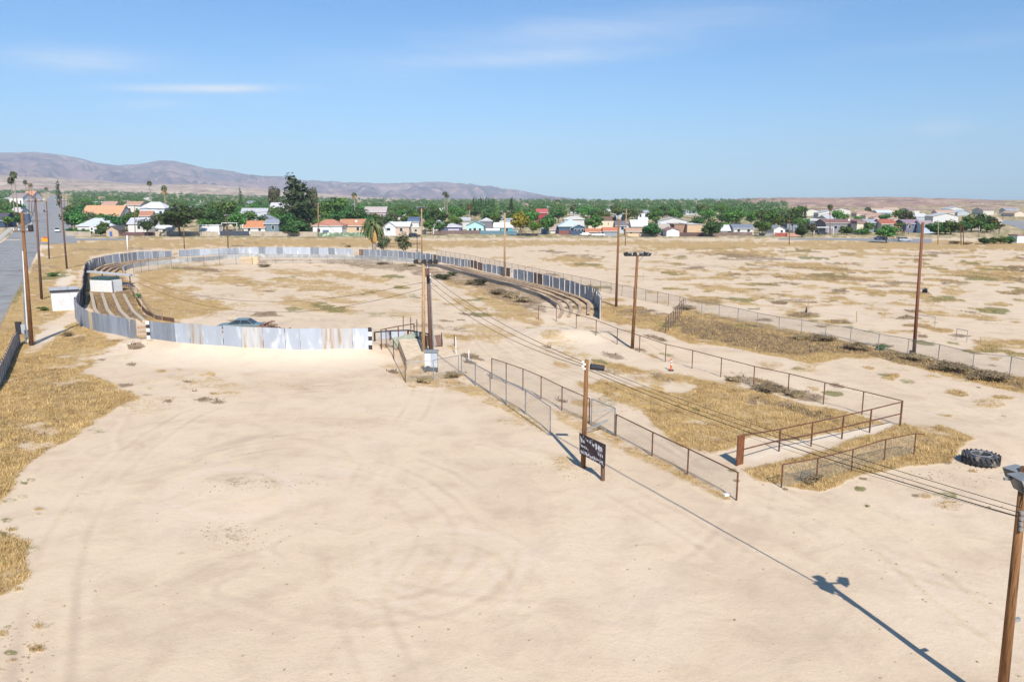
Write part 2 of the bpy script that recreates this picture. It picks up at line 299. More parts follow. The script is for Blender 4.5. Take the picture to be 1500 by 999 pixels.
ELL = [
 (0, .8, 235, 412, 30, 12, 0), (0, .9, 300, 446, 30, 8, 10), (0, .9, 232, 470, 34, 5, 8), (0, .6, 400, 415, 60, 5, 0), (2, .45, 455, 424, 40, 3, 5), (2, .4, 375, 414, 30, 3, 10), (1, .4, 330, 432, 30, 3, 0), (0, .7, 505, 440, 30, 5, 5), (0, .8, 440, 412, 60, 4, 3), (2, .35, 300, 434, 40, 6, 5), (2, .5, 640, 480, 40, 3, 5), (0, .7, 690, 448, 30, 5, 20), (2, .4, 1040, 372, 80, 3, 0), (2, .5, 1160, 392, 60, 2.5, 3), (2, .4, 1440, 404, 50, 5, 3), (2, .5, 1240, 408, 50, 3, 4), (2, .4, 1100, 478, 90, 6, 12), (2, .4, 1230, 506, 70, 6, 12), (2, .5, 940, 462, 40, 8, 10), (0, .9, 910, 462, 36, 14, 10), (0, .7, 1400, 544, 100, 8, 12), (2, .6, 1410, 541, 100, 5, 12),  # kind, strength, cx, cy, rx, ry, tilt degrees
 (0, .8, 258, 434, 46, 14, 5), (0, .7, 265, 453, 48, 12, 3), (0, .7, 330, 411, 46, 6, 4), (0, .75, 440, 400, 60, 5, 3), (1, .5, 420, 405, 30, 3, 0), (0, .8, 355, 412, 40, 8, 10), (0, .75, 455, 421, 75, 6, 5), (0, .8, 520, 405, 60, 6, 8), (0, .7, 560, 430, 50, 5, 10), (0, .7, 455, 447, 60, 8, 8), (1, .6, 430, 455, 14, 5, 10), (1, .8, 482, 450, 20, 5, 12), (0, .5, 300, 398, 80, 4, 0), (1, .5, 560, 462, 20, 4, 5), (1, .5, 602, 435, 14, 4, 0), (0, .5, 580, 460, 30, 6, 5), (0, .6, 520, 430, 50, 5, 0), (0, .5, 350, 445, 20, 4, 0),
 (1, .8, 704, 461, 22, 4, 8), (0, .9, 735, 465, 26, 8, 5), (0, .6, 715, 486, 32, 12, 10), (0, .5, 745, 452, 26, 6, 25), (0, .6, 850, 518, 60, 10, 14), (0, .6, 930, 548, 50, 8, 12), (1, .35, 880, 586, 26, 8, 15), (1, .3, 960, 600, 30, 8, 15),
 (1, .8, 80, 404, 24, 5, -12), (1, .7, 30, 425, 6, 22, 25), (1, .5, 70, 455, 12, 5, 0), (2, .5, 60, 392, 30, 8, 0), (2, .5, 140, 366, 40, 3, 0), (2, .5, 115, 500, 10, 4, -20), (3, 1, 95, 412, 10, 16, 40), (3, 1, 50, 352, 16, 20, 20), (3, .8, 75, 488, 22, 6, -30), (3, .5, 60, 505, 20, 5, -30), (2, .4, 90, 560, 40, 12, 0), (2, .35, 110, 590, 60, 14, -10), (1, .3, 60, 600, 12, 50, 0), (0, .8, 175, 575, 22, 6, 10), (1, .3, 145, 632, 14, 6, 0), (1, .5, 15, 732, 14, 4, -10), (1, .5, 10, 762, 18, 7, -10), (1, .4, 25, 800, 25, 8, 0),
 (0, .45, 300, 562, 55, 10, 5), (2, .25, 290, 566, 30, 6, 5), (0, .4, 262, 556, 18, 5, 0), (1, .25, 330, 574, 30, 5, 8), (0, .3, 400, 565, 60, 5, 0), (1, .34, 345, 785, 14, 10, 0), (1, .3, 340, 772, 22, 6, 0), (1, .6, 265, 812, 6, 2, 0), (2, .25, 350, 712, 30, 6, 0), (0, .5, 824, 676, 16, 6, 4), (0, .4, 828, 688, 18, 8, 0), (0, .4, 1095, 600, 60, 16, 10), (2, .4, 885, 545, 40, 5, 10),
 (1, .45, 1385, 728, 24, 6, 0), (0, .5, 1390, 742, 26, 8, 0), (0, .45, 750, 620, 16, 5, 0), (0, .5, 1180, 540, 26, 8, 5), (1, .6, 1170, 541, 18, 3, 0), (0, .5, 1130, 535, 30, 6, 0), (0, .6, 1455, 592, 22, 6, 0), (0, .4, 1300, 536, 50, 5, 10), (2, .6, 1130, 566, 50, 7, 14), (2, .6, 1170, 578, 26, 5, 10), (2, .7, 1185, 606, 60, 5, 14),
 (0, .9, 838, 378, 26, 2.6, 2), (0, .9, 835, 380, 55, 5, 0), (2, .5, 860, 376, 40, 3.5, 4), (0, .8, 875, 390, 20, 4, 8), (0, .9, 1240, 405, 62, 5, 4), (1, .9, 1220, 403, 28, 2.5, 4), (0, 1, 1455, 402, 62, 9, 3), (1, .8, 1440, 408, 32, 4, 3), (0, .95, 1095, 372, 75, 5, 2), (2, .6, 1100, 378, 60, 4, 2), (0, .95, 1180, 390, 80, 5, 5), (0, .8, 1400, 427, 24, 5, 0), (1, .7, 1380, 437, 18, 4, 0), (0, .8, 1432, 463, 38, 4, 8), (0, .8, 1055, 422, 50, 5, 6), (0, .8, 1045, 408, 40, 3.5, 2), (0, .7, 1090, 445, 46, 3, 6), (0, .6, 1290, 453, 26, 3, 4), (0, .7, 1330, 447, 40, 3, 4), (0, .8, 1380, 483, 16, 4, 0), (1, .5, 1455, 508, 18, 3, 0), (0, .7, 930, 368, 50, 3, 0), (0, .7, 960, 396, 36, 3, 4), (2, .4, 1010, 388, 60, 3, 4), (0, .7, 1350, 392, 40, 2.5, 3), (0, .9, 1020, 362, 90, 3, 0), (0, .9, 1300, 363, 120, 3, 0), (0, .7, 1290, 372, 60, 3, 0), (0, .7, 790, 368, 20, 1.5, 0),
 (3, .7, 320, 530, 130, 14, 2), (3, .6, 480, 530, 90, 12, 4), (3, .5, 860, 505, 70, 18, 14), (3, .8, 1155, 380, 60, 3, 0),
]
_r = random.Random(77)
for _n, (_x0, _x1, _y0, _y1), _ks, _w, _t in ((150, (800, 1520, 366, 480), (0, 0, 0, 2, 2, 1), (6, 26), 3), (30, (1150, 1500, 440, 510), (0, 0, 2, 1), (6, 18), 5), (60, (240, 760, 392, 475), (0, 0, 0, 1, 2), (5, 24), 5), (40, (1000, 1500, 525, 620), (0, 0, 1, 2), (4, 14), 8), (30, (780, 1000, 480, 600), (0, 0, 1, 2), (5, 18), 14), (24, (100, 330, 490, 600), (0, 0, 2), (4, 14), 0), (30, (560, 700, 510, 570), (0, 0, 2), (4, 12), 10), (20, (0, 60, 700, 990), (0, 1, 2), (4, 12), 0), (16, (1060, 1450, 660, 750), (0, 1, 2), (4, 10), 5), (30, (200, 800, 355, 400), (0, 2), (6, 24), 2)):
    for _ in range(_n):
        _px, _py = _r.uniform(_x0, _x1), _y0 + (_y1 - _y0) * _r.random(); _rx = _r.uniform(*_w)
        ELL.append((_r.choice(_ks), _r.uniform(.5, .95), _px, _py, _rx, _rx * min(.45, max(.09, (_py - 293) / 900)) * _r.uniform(.6, 1.1), _t))
SCR = [(2, .25, 700, 400, 220, 12, 12)]
def masks(x, y, px, py):
    """cover of each kind at ground points; px, py are only the authoring frame of the lists above"""
    wx = fbm(x / 2.2, y / 2.2, 21, 4); wy = fbm(x / 2.2, y / 2.2, 31, 4); big = fbm(x / 7, y / 7, 41, 4) + .55 * fbm(x / .9, y / .9, 43, 3); out = np.zeros((4,) + x.shape)
    for k, s, soft, poly in POLYS:
        xs = [q[0] for q in poly]; ys = [q[1] for q in poly]
        sel = (px > min(xs) - 40) & (px < max(xs) + 40) & (py > min(ys) - 20) & (py < max(ys) + 20)
        if not sel.any(): continue
        d = inpoly(px[sel], py[sel], poly) / soft + 2.2 * big[sel] + 2.0 * wx[sel]
        out[k][sel] = np.maximum(out[k][sel], s * sstep(-.9, .9, d))
    for k, s, cx, cy, rx, ry, tl in ELL + SCR:
        m = max(rx, ry) * 2
        sel = (np.abs(px - cx) < m) & (np.abs(py - cy) < m)
        if not sel.any(): continue
        c, sn = math.cos(R(tl)), math.sin(R(tl)); dx = px[sel] - cx; dy = py[sel] - cy
        u = (dx * c + dy * sn) / rx; v = (-dx * sn + dy * c) / ry
        d = np.sqrt(u * u + v * v) + 1.7 * wx[sel] + 1.2 * big[sel]
        out[k][sel] = np.maximum(out[k][sel], s * sstep(1.45, .6, d))
    # the open lot on the right: scattered weed patches
    lot = (inpoly(px, py, [(760, 362), (1600, 364), (1600, 545), (1300, 500), (1000, 440), (880, 410), (800, 395)]) > 0)
    rr = sstep(.08, .18, fbm(x / 5.5 + 3, y / 5, 61, 5) + .05 * sstep(470, 400, py) * sstep(900, 1050, px) - .07 * sstep(430, 480, py) - .10 * sstep(980, 880, px))
    out[0] = np.where(lot, np.maximum(out[0], rr * .85), out[0])
    out[2] = np.where(lot, np.maximum(out[2], .55 * rr * sstep(0, .15, fbm(x / 6, y / 6, 77, 3))), out[2])
    out[1] = np.where(lot, np.maximum(out[1], .62 * rr * sstep(-.04, .12, fbm(x / 8, y / 8, 87, 3))), out[1])
    # town ground beyond: scrubby and dry
    far = sstep(352, 348, py) * (y > 0)
    out[0] = np.maximum(out[0], far * (.45 + .5 * big)); out[1] = np.maximum(out[1], far * (.55 + .5 * wx))
    # breaks of bare sand inside the grass
    br = sstep(.17, .27, fbm(x / 2.5, y / 2.5, 97, 4)); out[0] *= 1 - .5 * br; out[1] *= 1 - .5 * br; out[0] = np.clip(out[0] * (1 - out[3]), 0, 1)
    return out
# ------------------------------------------------------------------ ground sheet
def make_ground():
    rows = np.concatenate([np.geomspace(1.5, 6.5, 6), [abs(flat(750, p)[1]) for p in np.arange(1500, 1010, -14)], [flat(750, p)[1] for p in np.arange(1010, 330, -1.9)], [flat(750, p)[1] for p in np.arange(330, 300, -1.0)], np.geomspace(2500, 11000, 26)])
    rows = np.unique(rows[rows > 0])
    a0 = math.atan(820 / (FPX / cp)); azs = np.concatenate([np.arctan(np.linspace(-860, 860, 930) / (FPX / cp)), np.linspace(a0 + .06, 2 * math.pi - a0 - .06, 60)])
    nr, na = len(rows), len(azs); RR, AA = np.meshgrid(rows, azs, indexing='ij')
    X = RR * np.sin(AA); Y = RR * np.cos(AA); Z = terrain(X, Y)
    v = np.stack([X, Y, Z], -1).reshape(-1, 3); v = np.vstack([v, [[0, 0, T(0, 0)]]])
    i = np.arange(nr - 1)[:, None]; j = np.arange(na)[None, :]; j2 = (j + 1) % na
    f = np.stack([i * na + j, (i + 1) * na + j, (i + 1) * na + j2, i * na + j2], -1).reshape(-1, 4)[:, ::-1]
    c = len(v) - 1; jj = np.arange(na); cf = np.stack([np.full(na, c), jj, (jj + 1) % na, np.full(na, c)], -1)
    o = npmesh('ground', v, f, None, smooth=True)
    o['kind'] = 'structure'; me = o.data
    px = np.full(X.shape, -5000.0); py = np.full(X.shape, 3000.0); vis = Y > 3
    q = project(X[vis], Y[vis], 0.0); px[vis] = q[0]; py[vis] = q[1]
    m = masks(X, Y, px, py)
    edge = (Y <= 3) | (px < -60) | (px > 1560)
    m[0] = np.where(edge & (m[0] < .01), np.clip(fbm(X / 14, Y / 14, 71, 4) * 4 - .1, 0, .8), m[0])
    col = np.ones((len(v), 4), np.float32); col[:-1, 0] = m[0].ravel(); col[:-1, 1] = m[1].ravel(); col[:-1, 2] = m[2].ravel(); col[:-1, 3] = m[3].ravel()
    at = me.color_attributes.new('cover', 'FLOAT_COLOR', 'POINT'); at.data.foreach_set('color', col.ravel())
    # wheel ruts: turned and packed sand, a little darker or paler than the rest
    rut = np.zeros(X.shape)
    def arc(cx, cy, rx, ry, w, s, a1=-180, a2=180):
        c0 = flat(cx, cy); 
        dx = (px - cx) / rx; dy = (py - cy) / ry; d = np.hypot(dx, dy); an = np.degrees(np.arctan2(dy, dx))
        n = fbm(X / 3, Y / 3, 5, 3); g = .42 * np.exp(-((d - 1 + .2 * n) / (w * 1.3)) ** 2) * (sstep(a1, a1 + 25, an) * sstep(a2, a2 - 25, an))
        return s * g * (.6 + 1.4 * vnoise(X * 1.2, Y * 1.2, 7))
    for k in ((670, 850, 140, 70, .04, .7, -175, 60), (650, 845, 105, 45, .05, -.7, -170, 70), (660, 870, 90, 50, .05, .6, -170, 50), (630, 850, 175, 90, .03, -.5, -150, 80), (340, 725, 90, 35, .08, .8, -180, 180), (350, 718, 55, 20, .1, -.8, -180, 180), (400, 700, 130, 60, .04, -.6, -180, 20), (560, 780, 330, 150, .02, .5, -180, -20), (540, 760, 360, 130, .02, -.5, -170, -30),
              (500, 700, 260, 70, .03, .4, -170, -30), (280, 660, 120, 90, .03, .5, -200, -80), (300, 660, 130, 95, .03, -.4, -200, -80), (1000, 800, 240, 60, .03, .4, -100, 60), (950, 880, 300, 80, .025, -.4, -120, 40), (700, 760, 120, 90, .04, .35, -60, 90), (1200, 760, 220, 60, .03, .4, 90, 180), (420, 430, 230, 52, .05, .35, -180, 180), (420, 430, 250, 60, .04, -.35, -180, 180), (760, 530, 120, 60, .04, .4, -180, 0), (900, 600, 180, 60, .02, -.4, -180, 0), (640, 905, 150, 30, .08, .35, -60, 60), (760, 940, 60, 40, .06, -.4)):
        rut += arc(*k)
    def trail(pts, s=.9, gap=1.7, wd=.2):
        q = [flat(*p) for p in pts]; m = []
        for i in range(len(q) - 1):     # smooth the corners a little
            for t_ in (0, .33, .67):
                p0 = q[max(i - 1, 0)]; p1 = q[i]; p2 = q[i + 1]; p3 = q[min(i + 2, len(q) - 1)]
                m.append(tuple(.5 * (2 * p1[a] + (p2[a] - p0[a]) * t_ + (2 * p0[a] - 5 * p1[a] + 4 * p2[a] - p3[a]) * t_ ** 2 + (3 * p1[a] - p0[a] - 3 * p2[a] + p3[a]) * t_ ** 3) for a in (0, 1)))
        m.append(q[-1]); xs = [a[0] for a in m]; ys = [a[1] for a in m]
        sel = (X > min(xs) - 4) & (X < max(xs) + 4) & (Y > min(ys) - 4) & (Y < max(ys) + 4); xx, yy = X[sel], Y[sel]; best = np.full(xx.shape, 1e9)
        for (x1, y1), (x2, y2) in zip(m[:-1], m[1:]):
            L2 = (x2 - x1) ** 2 + (y2 - y1) ** 2 + 1e-9; t_ = np.clip(((xx - x1) * (x2 - x1) + (yy - y1) * (y2 - y1)) / L2, 0, 1)
            best = np.minimum(best, np.hypot(xx - x1 - t_ * (x2 - x1), yy - y1 - t_ * (y2 - y1)))
        best = best + .12 * fbm(xx / 2, yy / 2, 12, 3); e = best - gap / 2
        g = -np.exp(-(e / wd) ** 2) + .7 * np.exp(-((np.abs(e) - wd * 1.8) / wd) ** 2); rut[sel] += .55 * s * g * np.clip(1.9 * vnoise(xx / 4, yy / 4, 8) - .35 + .5 * fbm(xx, yy, 4, 3), 0, 1.3)
    for k, (pts, s_) in enumerate((([(1110, 690), (1095, 760), (1000, 850), (800, 900), (560, 870), (430, 800)], .8), ([(150, 660), (300, 620), (520, 610), (760, 660), (980, 760), (1200, 900), (1300, 1010)], .7), ([(640, 520), (610, 600), (540, 700), (520, 850), (580, 1010)], .8), ([(1040, 680), (1120, 690), (1250, 760), (1400, 880), (1520, 960)], .9), ([(60, 1000), (100, 780), (200, 660), (330, 590), (560, 560)], .9),
            ([(640, 520), (700, 480), (690, 440), (600, 412), (400, 392), (262, 405), (255, 440), (380, 472), (520, 482), (640, 490)], .9), ([(640, 530), (690, 485), (670, 450), (590, 420), (420, 402), (300, 410), (300, 440), (400, 462), (520, 474)], .8), ([(700, 470), (760, 520), (900, 575), (1060, 690), (1200, 740), (1500, 790)], .9), ([(690, 480), (740, 530), (860, 585), (1000, 660), (1110, 720), (1300, 820), (1500, 870)], .7),
            ([(890, 475), (960, 508), (1060, 545), (1200, 562), (1400, 610), (1520, 650)], .9), ([(1000, 540), (1150, 545), (1300, 560), (1500, 640)], .7), ([(200, 700), (420, 650), (600, 680), (720, 760), (700, 860), (520, 900), (350, 860)], .8), ([(250, 740), (420, 690), (560, 710), (640, 780), (600, 860)], .7), ([(820, 420), (1000, 425), (1200, 460), (1500, 490)], .7), ([(1500, 370), (1200, 400), (1000, 420), (880, 400)], .7))): trail(pts, s_)
    rut += 1.4 * fbm(X / 5, Y / 5, 55, 4) * sstep(300, 100, RR)
    col2 = np.zeros(len(v), np.float32); col2[:-1] = rut.ravel()
    at2 = me.attributes.new('rut', 'FLOAT', 'POINT'); at2.data.foreach_set('value', col2)
    mt = bpy.data.materials.new('desert_ground'); mt.use_nodes = True; t = mt.node_tree; b = t.nodes['Principled BSDF']; b.inputs['Roughness'].default_value = .95; b.inputs['Specular IOR Level'].default_value = .1
    a = N(t, 'ShaderNodeAttribute', attribute_name='cover'); s = N(t, 'ShaderNodeSeparateColor'); t.links.new(a.outputs['Color'], s.inputs[0])
    ru = N(t, 'ShaderNodeAttribute', attribute_name='rut')
    geo = N(t, 'ShaderNodeNewGeometry')
    def nz(scale, det=6, rough=.6, dist=0):
        n = N(t, 'ShaderNodeTexNoise'); n.inputs['Scale'].default_value = scale; n.inputs['Detail'].default_value = det; n.inputs['Roughness'].default_value = rough; n.inputs['Distortion'].default_value = dist
        t.links.new(geo.outputs['Position'], n.inputs['Vector']); return n.outputs[0]
    fine = nz(2.6, 10, .72); mid = nz(.45, 8, .65, .4); wide = nz(.09, 5, .6); grit = nz(9, 5, .8)
    sand = mixc(t, mathn(t, 'MULTIPLY', mathn(t, 'SUBTRACT', wide, .38), 3.5, clamp=True), (.64, .495, .345), (.655, .515, .355))
    sand = mixc(t, mathn(t, 'MULTIPLY', mathn(t, 'SUBTRACT', mid, .46, clamp=True), 3.6, clamp=True), sand, (.52, .39, .27))
    sand = mixc(t, mathn(t, 'MULTIPLY', ru.outputs['Fac'], .9, clamp=True), sand, (.68, .54, .415))
    sand = mixc(t, mathn(t, 'MULTIPLY', ru.outputs['Fac'], -.9, clamp=True), sand, (.485, .36, .265))
    sand = mixc(t, mathn(t, 'MULTIPLY', mathn(t, 'SUBTRACT', grit, .56, clamp=True), 3.2, clamp=True), sand, (.40, .305, .215))
    sand = mixc(t, mathn(t, 'MULTIPLY', a.outputs['Alpha'], .75), sand, (.70, .585, .45))
    stones = mathn(t, 'MULTIPLY', mathn(t, 'SUBTRACT', nz(5.5, 3, .5), .73, clamp=True), 14, clamp=True)
    sand = mixc(t, mathn(t, 'MULTIPLY', stones, mathn(t, 'MULTIPLY', mathn(t, 'SUBTRACT', mid, .4, clamp=True), 5, clamp=True)), sand, (.26, .20, .14))
    def cover(sock, g=1.5, hi=6.5):
        q = mathn(t, 'ADD', sock, mathn(t, 'MULTIPLY', mathn(t, 'SUBTRACT', fine, .5), g)); q = mathn(t, 'ADD', q, mathn(t, 'MULTIPLY', mathn(t, 'SUBTRACT', mid, .5), 1.1))
        q = mathn(t, 'MULTIPLY', mathn(t, 'SUBTRACT', q, .34), hi * .55, clamp=True)
        return mathn(t, 'MULTIPLY', q, mathn(t, 'MULTIPLY', sock, 4, clamp=True))
    dry = mixc(t, mathn(t, 'MULTIPLY', mathn(t, 'SUBTRACT', fine, .35), 3.2, clamp=True), (.31, .19, .065), (.60, .41, .17))
    dry = mixc(t, mathn(t, 'MULTIPLY', mathn(t, 'SUBTRACT', nz(.22, 6, .7), .45, clamp=True), 5.0, clamp=True), dry, (.34, .20, .075)); dry = mixc(t, mathn(t, 'MULTIPLY', mathn(t, 'SUBTRACT', nz(.7, 6, .7), .55, clamp=True), 6.0, clamp=True), dry, (.58, .45, .28)); dry = mixc(t, mathn(t, 'MULTIPLY', mathn(t, 'SUBTRACT', nz(.31, 6, .7, .3), .58, clamp=True), 6.0, clamp=True), dry, (.27, .23, .09))
    c = mixc(t, mathn(t, 'MULTIPLY', cover(s.outputs[0], 1.9, 4.2), .88), sand, dry)
    grn = mixc(t, mathn(t, 'MULTIPLY', mathn(t, 'SUBTRACT', fine, .35), 3, clamp=True), (.12, .12, .04), (.28, .24, .09))
    c = mixc(t, mathn(t, 'MULTIPLY', cover(s.outputs[1]), .85), c, grn)
    br = mixc(t, mathn(t, 'MULTIPLY', mathn(t, 'SUBTRACT', fine, .35), 3, clamp=True), (.13, .09, .055), (.33, .22, .125))
    c = mixc(t, mathn(t, 'MULTIPLY', cover(s.outputs[2]), .85), c, br)
    t.links.new(c, b.inputs['Base Color'])
    hh = mathn(t, 'ADD', mathn(t, 'ADD', mathn(t, 'MULTIPLY', fine, mathn(t, 'ADD', mathn(t, 'MULTIPLY', s.outputs[0], 2.2), .55)), mathn(t, 'MULTIPLY', mid, 1.0)), mathn(t, 'MULTIPLY', grit, .25))
    bp = N(t, 'ShaderNodeBump'); bp.inputs['Strength'].default_value = .5; bp.inputs['Distance'].default_value = .12; t.links.new(hh, bp.inputs['Height']); t.links.new(bp.outputs[0], b.inputs['Normal'])
    me.materials.append(mt)
    return o
ground = make_ground()
# ------------------------------------------------------------------ roads
def strip(name, L, Rr, m, lift=.03, n=60, kind='structure'):
    """sheet between two world polylines (equal number of points)"""
    vs = []; fs = []; LL = []; RRr = []
    for k in range(len(L) - 1):
        for i in range(n):
            t = i / n; LL.append(Vector(L[k]).lerp(Vector(L[k + 1]), t)); RRr.append(Vector(Rr[k]).lerp(Vector(Rr[k + 1]), t))
    LL.append(Vector(L[-1])); RRr.append(Vector(Rr[-1])); q = 5
    for a, b in zip(LL, RRr):
        for j in range(q + 1):
            p = a.lerp(b, j / q); vs.append((p.x, p.y, T(p.x, p.y) + lift))
    for i in range(len(LL) - 1):
        for j in range(q): fs.append((i * (q + 1) + j, i * (q + 1) + j + 1, (i + 1) * (q + 1) + j + 1, (i + 1) * (q + 1) + j))
    mb = MB(); mb.add(vs, fs); o = mb.build(name, m, smooth=True); o['kind'] = kind; return o
M_asph = mat('asphalt', (.27, .262, .255), rough=.9, var=.2, vs=.35, col2=(.185, .18, .175), f2=.55, s2=.12, coord='Object')
M_asph2 = mat('street_asphalt', (.27, .265, .26), rough=.9, var=.2, vs=.35)
M_side = mat('sidewalk_concrete', (.46, .42, .37), rough=.9, var=.2, vs=.6)
ra = P(14, 450); rb = P(63, 352); dirv = (rb - ra); dirv.z = 0; dirv.normalize(); perp = Vector((-dirv.y, dirv.x, 0))
def onroad(s, off): p = ra + dirv * s + perp * off; return Vector((p.x, p.y, 0))
strip('road', [onroad(-120, 12.5), onroad(165, 12.5), onroad(1700, 12.5)], [onroad(-120, 0), onroad(165, 0), onroad(1700, 0)], M_asph, n=150)
strip('wide_road', [onroad(178, 2), onroad(1300, 2)], [onroad(182, -11), onroad(1300, -11)], M_asph2, lift=.026, n=200)
strip('sidewalk', [onroad(180, 16.0), onroad(700, 16)], [onroad(180, 13.6), onroad(700, 13.6)], M_side, lift=.14, n=80)
cs = [P(30, 352), P(110, 352.5), P(190, 352)]; cs2 = [P(30, 347), P(110, 349.5), P(190, 349.5)]
strip('side_street', cs, cs2, M_asph2, lift=.05, n=40)
strip('far_street', [P(1140, 351.5), P(1230, 352), P(1340, 356), P(1365, 356)], [P(1140, 349.6), P(1230, 349.3), P(1340, 350), P(1365, 350)], M_asph2, lift=.05, n=40)
strip('curved_street', [P(1440, 324), P(1480, 330), P(1500, 337), P(1560, 340)], [P(1440, 321.5), P(1480, 323), P(1500, 324), P(1560, 322)], M_asph2, lift=.05, n=40)
# lane markings: worn white stripes on the road
mkm = mat('lane_paint', (.45, .44, .40), rough=.9, var=.2)
mb = MB()
for s in range(-40, 900, 12):
    a = onroad(s, 6.2); b2 = onroad(s + 4, 6.2); ww = perp * .07
    q = [a - ww, b2 - ww, b2 + ww, a + ww]; mb.add([(p.x, p.y, T(p.x, p.y) + .045) for p in q], [(0, 1, 2, 3)])
o = mb.build('lane_marking', mkm); o['kind'] = 'structure'
# ------------------------------------------------------------------ hills and mountains
def hillmat(name, c1, c2, c3, s=.004):
    m = bpy.data.materials.new(name); m.use_nodes = True; t = m.node_tree; b = t.nodes['Principled BSDF']; b.inputs['Roughness'].default_value = .95; b.inputs['Specular IOR Level'].default_value = .05
    geo = N(t, 'ShaderNodeNewGeometry')
    def nz(scale, det=7, rough=.62, dist=.3):
        n = N(t, 'ShaderNodeTexNoise'); n.inputs['Scale'].default_value = scale; n.inputs['Detail'].default_value = det; n.inputs['Roughness'].default_value = rough; n.inputs['Distortion'].default_value = dist
        t.links.new(geo.outputs['Position'], n.inputs['Vector']); return n.outputs[0]
    a = nz(s); bq = nz(s * 3.3)
    c = mixc(t, mathn(t, 'MULTIPLY', mathn(t, 'SUBTRACT', a, .42), 5, clamp=True), c1, c2)
    c = mixc(t, mathn(t, 'MULTIPLY', mathn(t, 'SUBTRACT', bq, .52), 7, clamp=True), c, c3)
    t.links.new(c, b.inputs['Base Color']); return m
def hills(name, ridge, r0, r1, hb0, m, amp, nsc, rb=None, seed=0, nr=46, step=3, prof=1.3):
    """ridge: (px, py) of the crest in the photograph, taken at distance r1"""
    pxs = np.arange(ridge[0][0], ridge[-1][0] + 1, step); ry = np.interp(pxs, [q[0] for q in ridge], [q[1] for q in ridge])
    azs = np.arctan((pxs - CX) / (FPX / cp)); Yc = r1 * np.cos(azs)
    z1 = np.array([above(a, b, yy).z for a, b, yy in zip(pxs, ry, Yc)])
    ts = np.concatenate([np.linspace(0, 1, nr), np.linspace(1.04, 1.5, 10)])
    V = np.zeros((len(ts), len(pxs), 3))
    for i, t_ in enumerate(ts):
        r = r0 + (r1 - r0) * t_; x = r * np.sin(azs); y = r * np.cos(azs); g = terrain(x, y) - 3
        tt = min(t_, 1) ; f = tt ** prof if t_ <= 1 else max(0, 1 - (t_ - 1) * 1.6)
        n = 1 - np.abs(fbm(x / nsc, y / nsc, seed, 5)) * 3.4
        z = g * (1 - f) + z1 * f + amp * (n - .9) * (4 * tt * (1 - tt) * .8 + .12 * tt if t_ <= 1 else .3)
        V[i, :, 0] = x; V[i, :, 1] = y; V[i, :, 2] = np.minimum(z, (CAMH + (z1 - CAMH) * r / r1) + amp * .06 * np.clip(n, 0, 1) * (t_ > .9)) if t_ <= 1 else z
    na = len(pxs); i = np.arange(len(ts) - 1)[:, None]; j = np.arange(na - 1)[None, :]
    f = np.stack([i * na + j, i * na + j + 1, (i + 1) * na + j + 1, (i + 1) * na + j], -1).reshape(-1, 4)
    o = npmesh(name, V.reshape(-1, 3), f, m, smooth=True); o['kind'] = 'structure'; return o
MH1 = hillmat('mountain_rock', (.24, .165, .17), (.12, .10, .13), (.36, .25, .22), .0032)
MH2 = hillmat('foothill_soil', (.36, .255, .195), (.50, .385, .285), (.20, .155, .125), .0050)
MH3 = hillmat('right_hill_soil', (.37, .24, .185), (.25, .165, .14), (.48, .35, .26), .009)
hills('mountains', [(-900, 236), (-500, 228), (-200, 226), (0, 222), (60, 221), (100, 228), (140, 233), (180, 240), (215, 236), (240, 233), (275, 239), (310, 247), (360, 253), (400, 257), (440, 262), (500, 266), (560, 268), (600, 266), (640, 266), (690, 268), (730, 273), (760, 279), (800, 287), (850, 293), (920, 296), (1000, 299)], 4200, 8200, 0, MH1, 300, 620, seed=5, nr=60, prof=1.25)
hills('foothills', [(-900, 262), (-200, 258), (0, 256), (100, 262), (200, 268), (300, 270), (380, 276), (480, 284), (560, 290), (700, 294), (820, 297), (900, 299)], 2400, 4400, 0, MH2, 60, 300, seed=9, nr=50)
hills('right_hills', [(880, 302), (930, 298), (1000, 296), (1060, 293), (1110, 290), (1160, 289.5), (1220, 290), (1280, 288), (1340, 289), (1400, 291), (1450, 293), (1500, 294.5), (1800, 296), (2300, 290)], 760, 2700, 0, MH3, 22, 170, seed=15, nr=70, prof=.8)
# ------------------------------------------------------------------ fences
def post_h(px, pyt, b):
    return max(.3, above(px, pyt, b.y).z - b.z)
def uvquad_mesh(name, quads, m, parent):
    """quads: list of (a, b, hgt) ground points a->b, vertical mesh with uv in metres"""
    me = bpy.data.meshes.new(name); v = []; f = []; uv = []; L = 0
    for a, b, z0, ha, hb in quads:
        n = len(v); d = (Vector((b.x, b.y, 0)) - Vector((a.x, a.y, 0))).length
        v += [(a.x, a.y, a.z + z0), (b.x, b.y, b.z + z0), (b.x, b.y, b.z + hb), (a.x, a.y, a.z + ha)]; f.append((n, n + 1, n + 2, n + 3))
        uv += [(L, z0), (L + d, z0), (L + d, hb), (L, ha)]; L += d
    off = Vector(parent.location); me.from_pydata([tuple(Vector(q) - off) for q in v], [], f); u = me.uv_layers.new(name='UVMap')
    for i, q in enumerate(uv): u.data[i].uv = q
    me.materials.append(m); o = bpy.data.objects.new(name, me); COL.objects.link(o); o.parent = parent; return o
def resample(pts, step):
    out = [pts[0]]; acc = 0
    for a, b in zip(pts[:-1], pts[1:]):
        d = (Vector((b.x, b.y, 0)) - Vector((a.x, a.y, 0))).length; s = step - acc
        while s < d:
            x = a.x + (b.x - a.x) * s / d; y = a.y + (b.y - a.y) * s / d; out.append(Vector((x, y, T(x, y)))); s += step
        acc = d - (s - step)
    if (out[-1] - pts[-1]).length > step * .4: out.append(pts[-1])
    return out
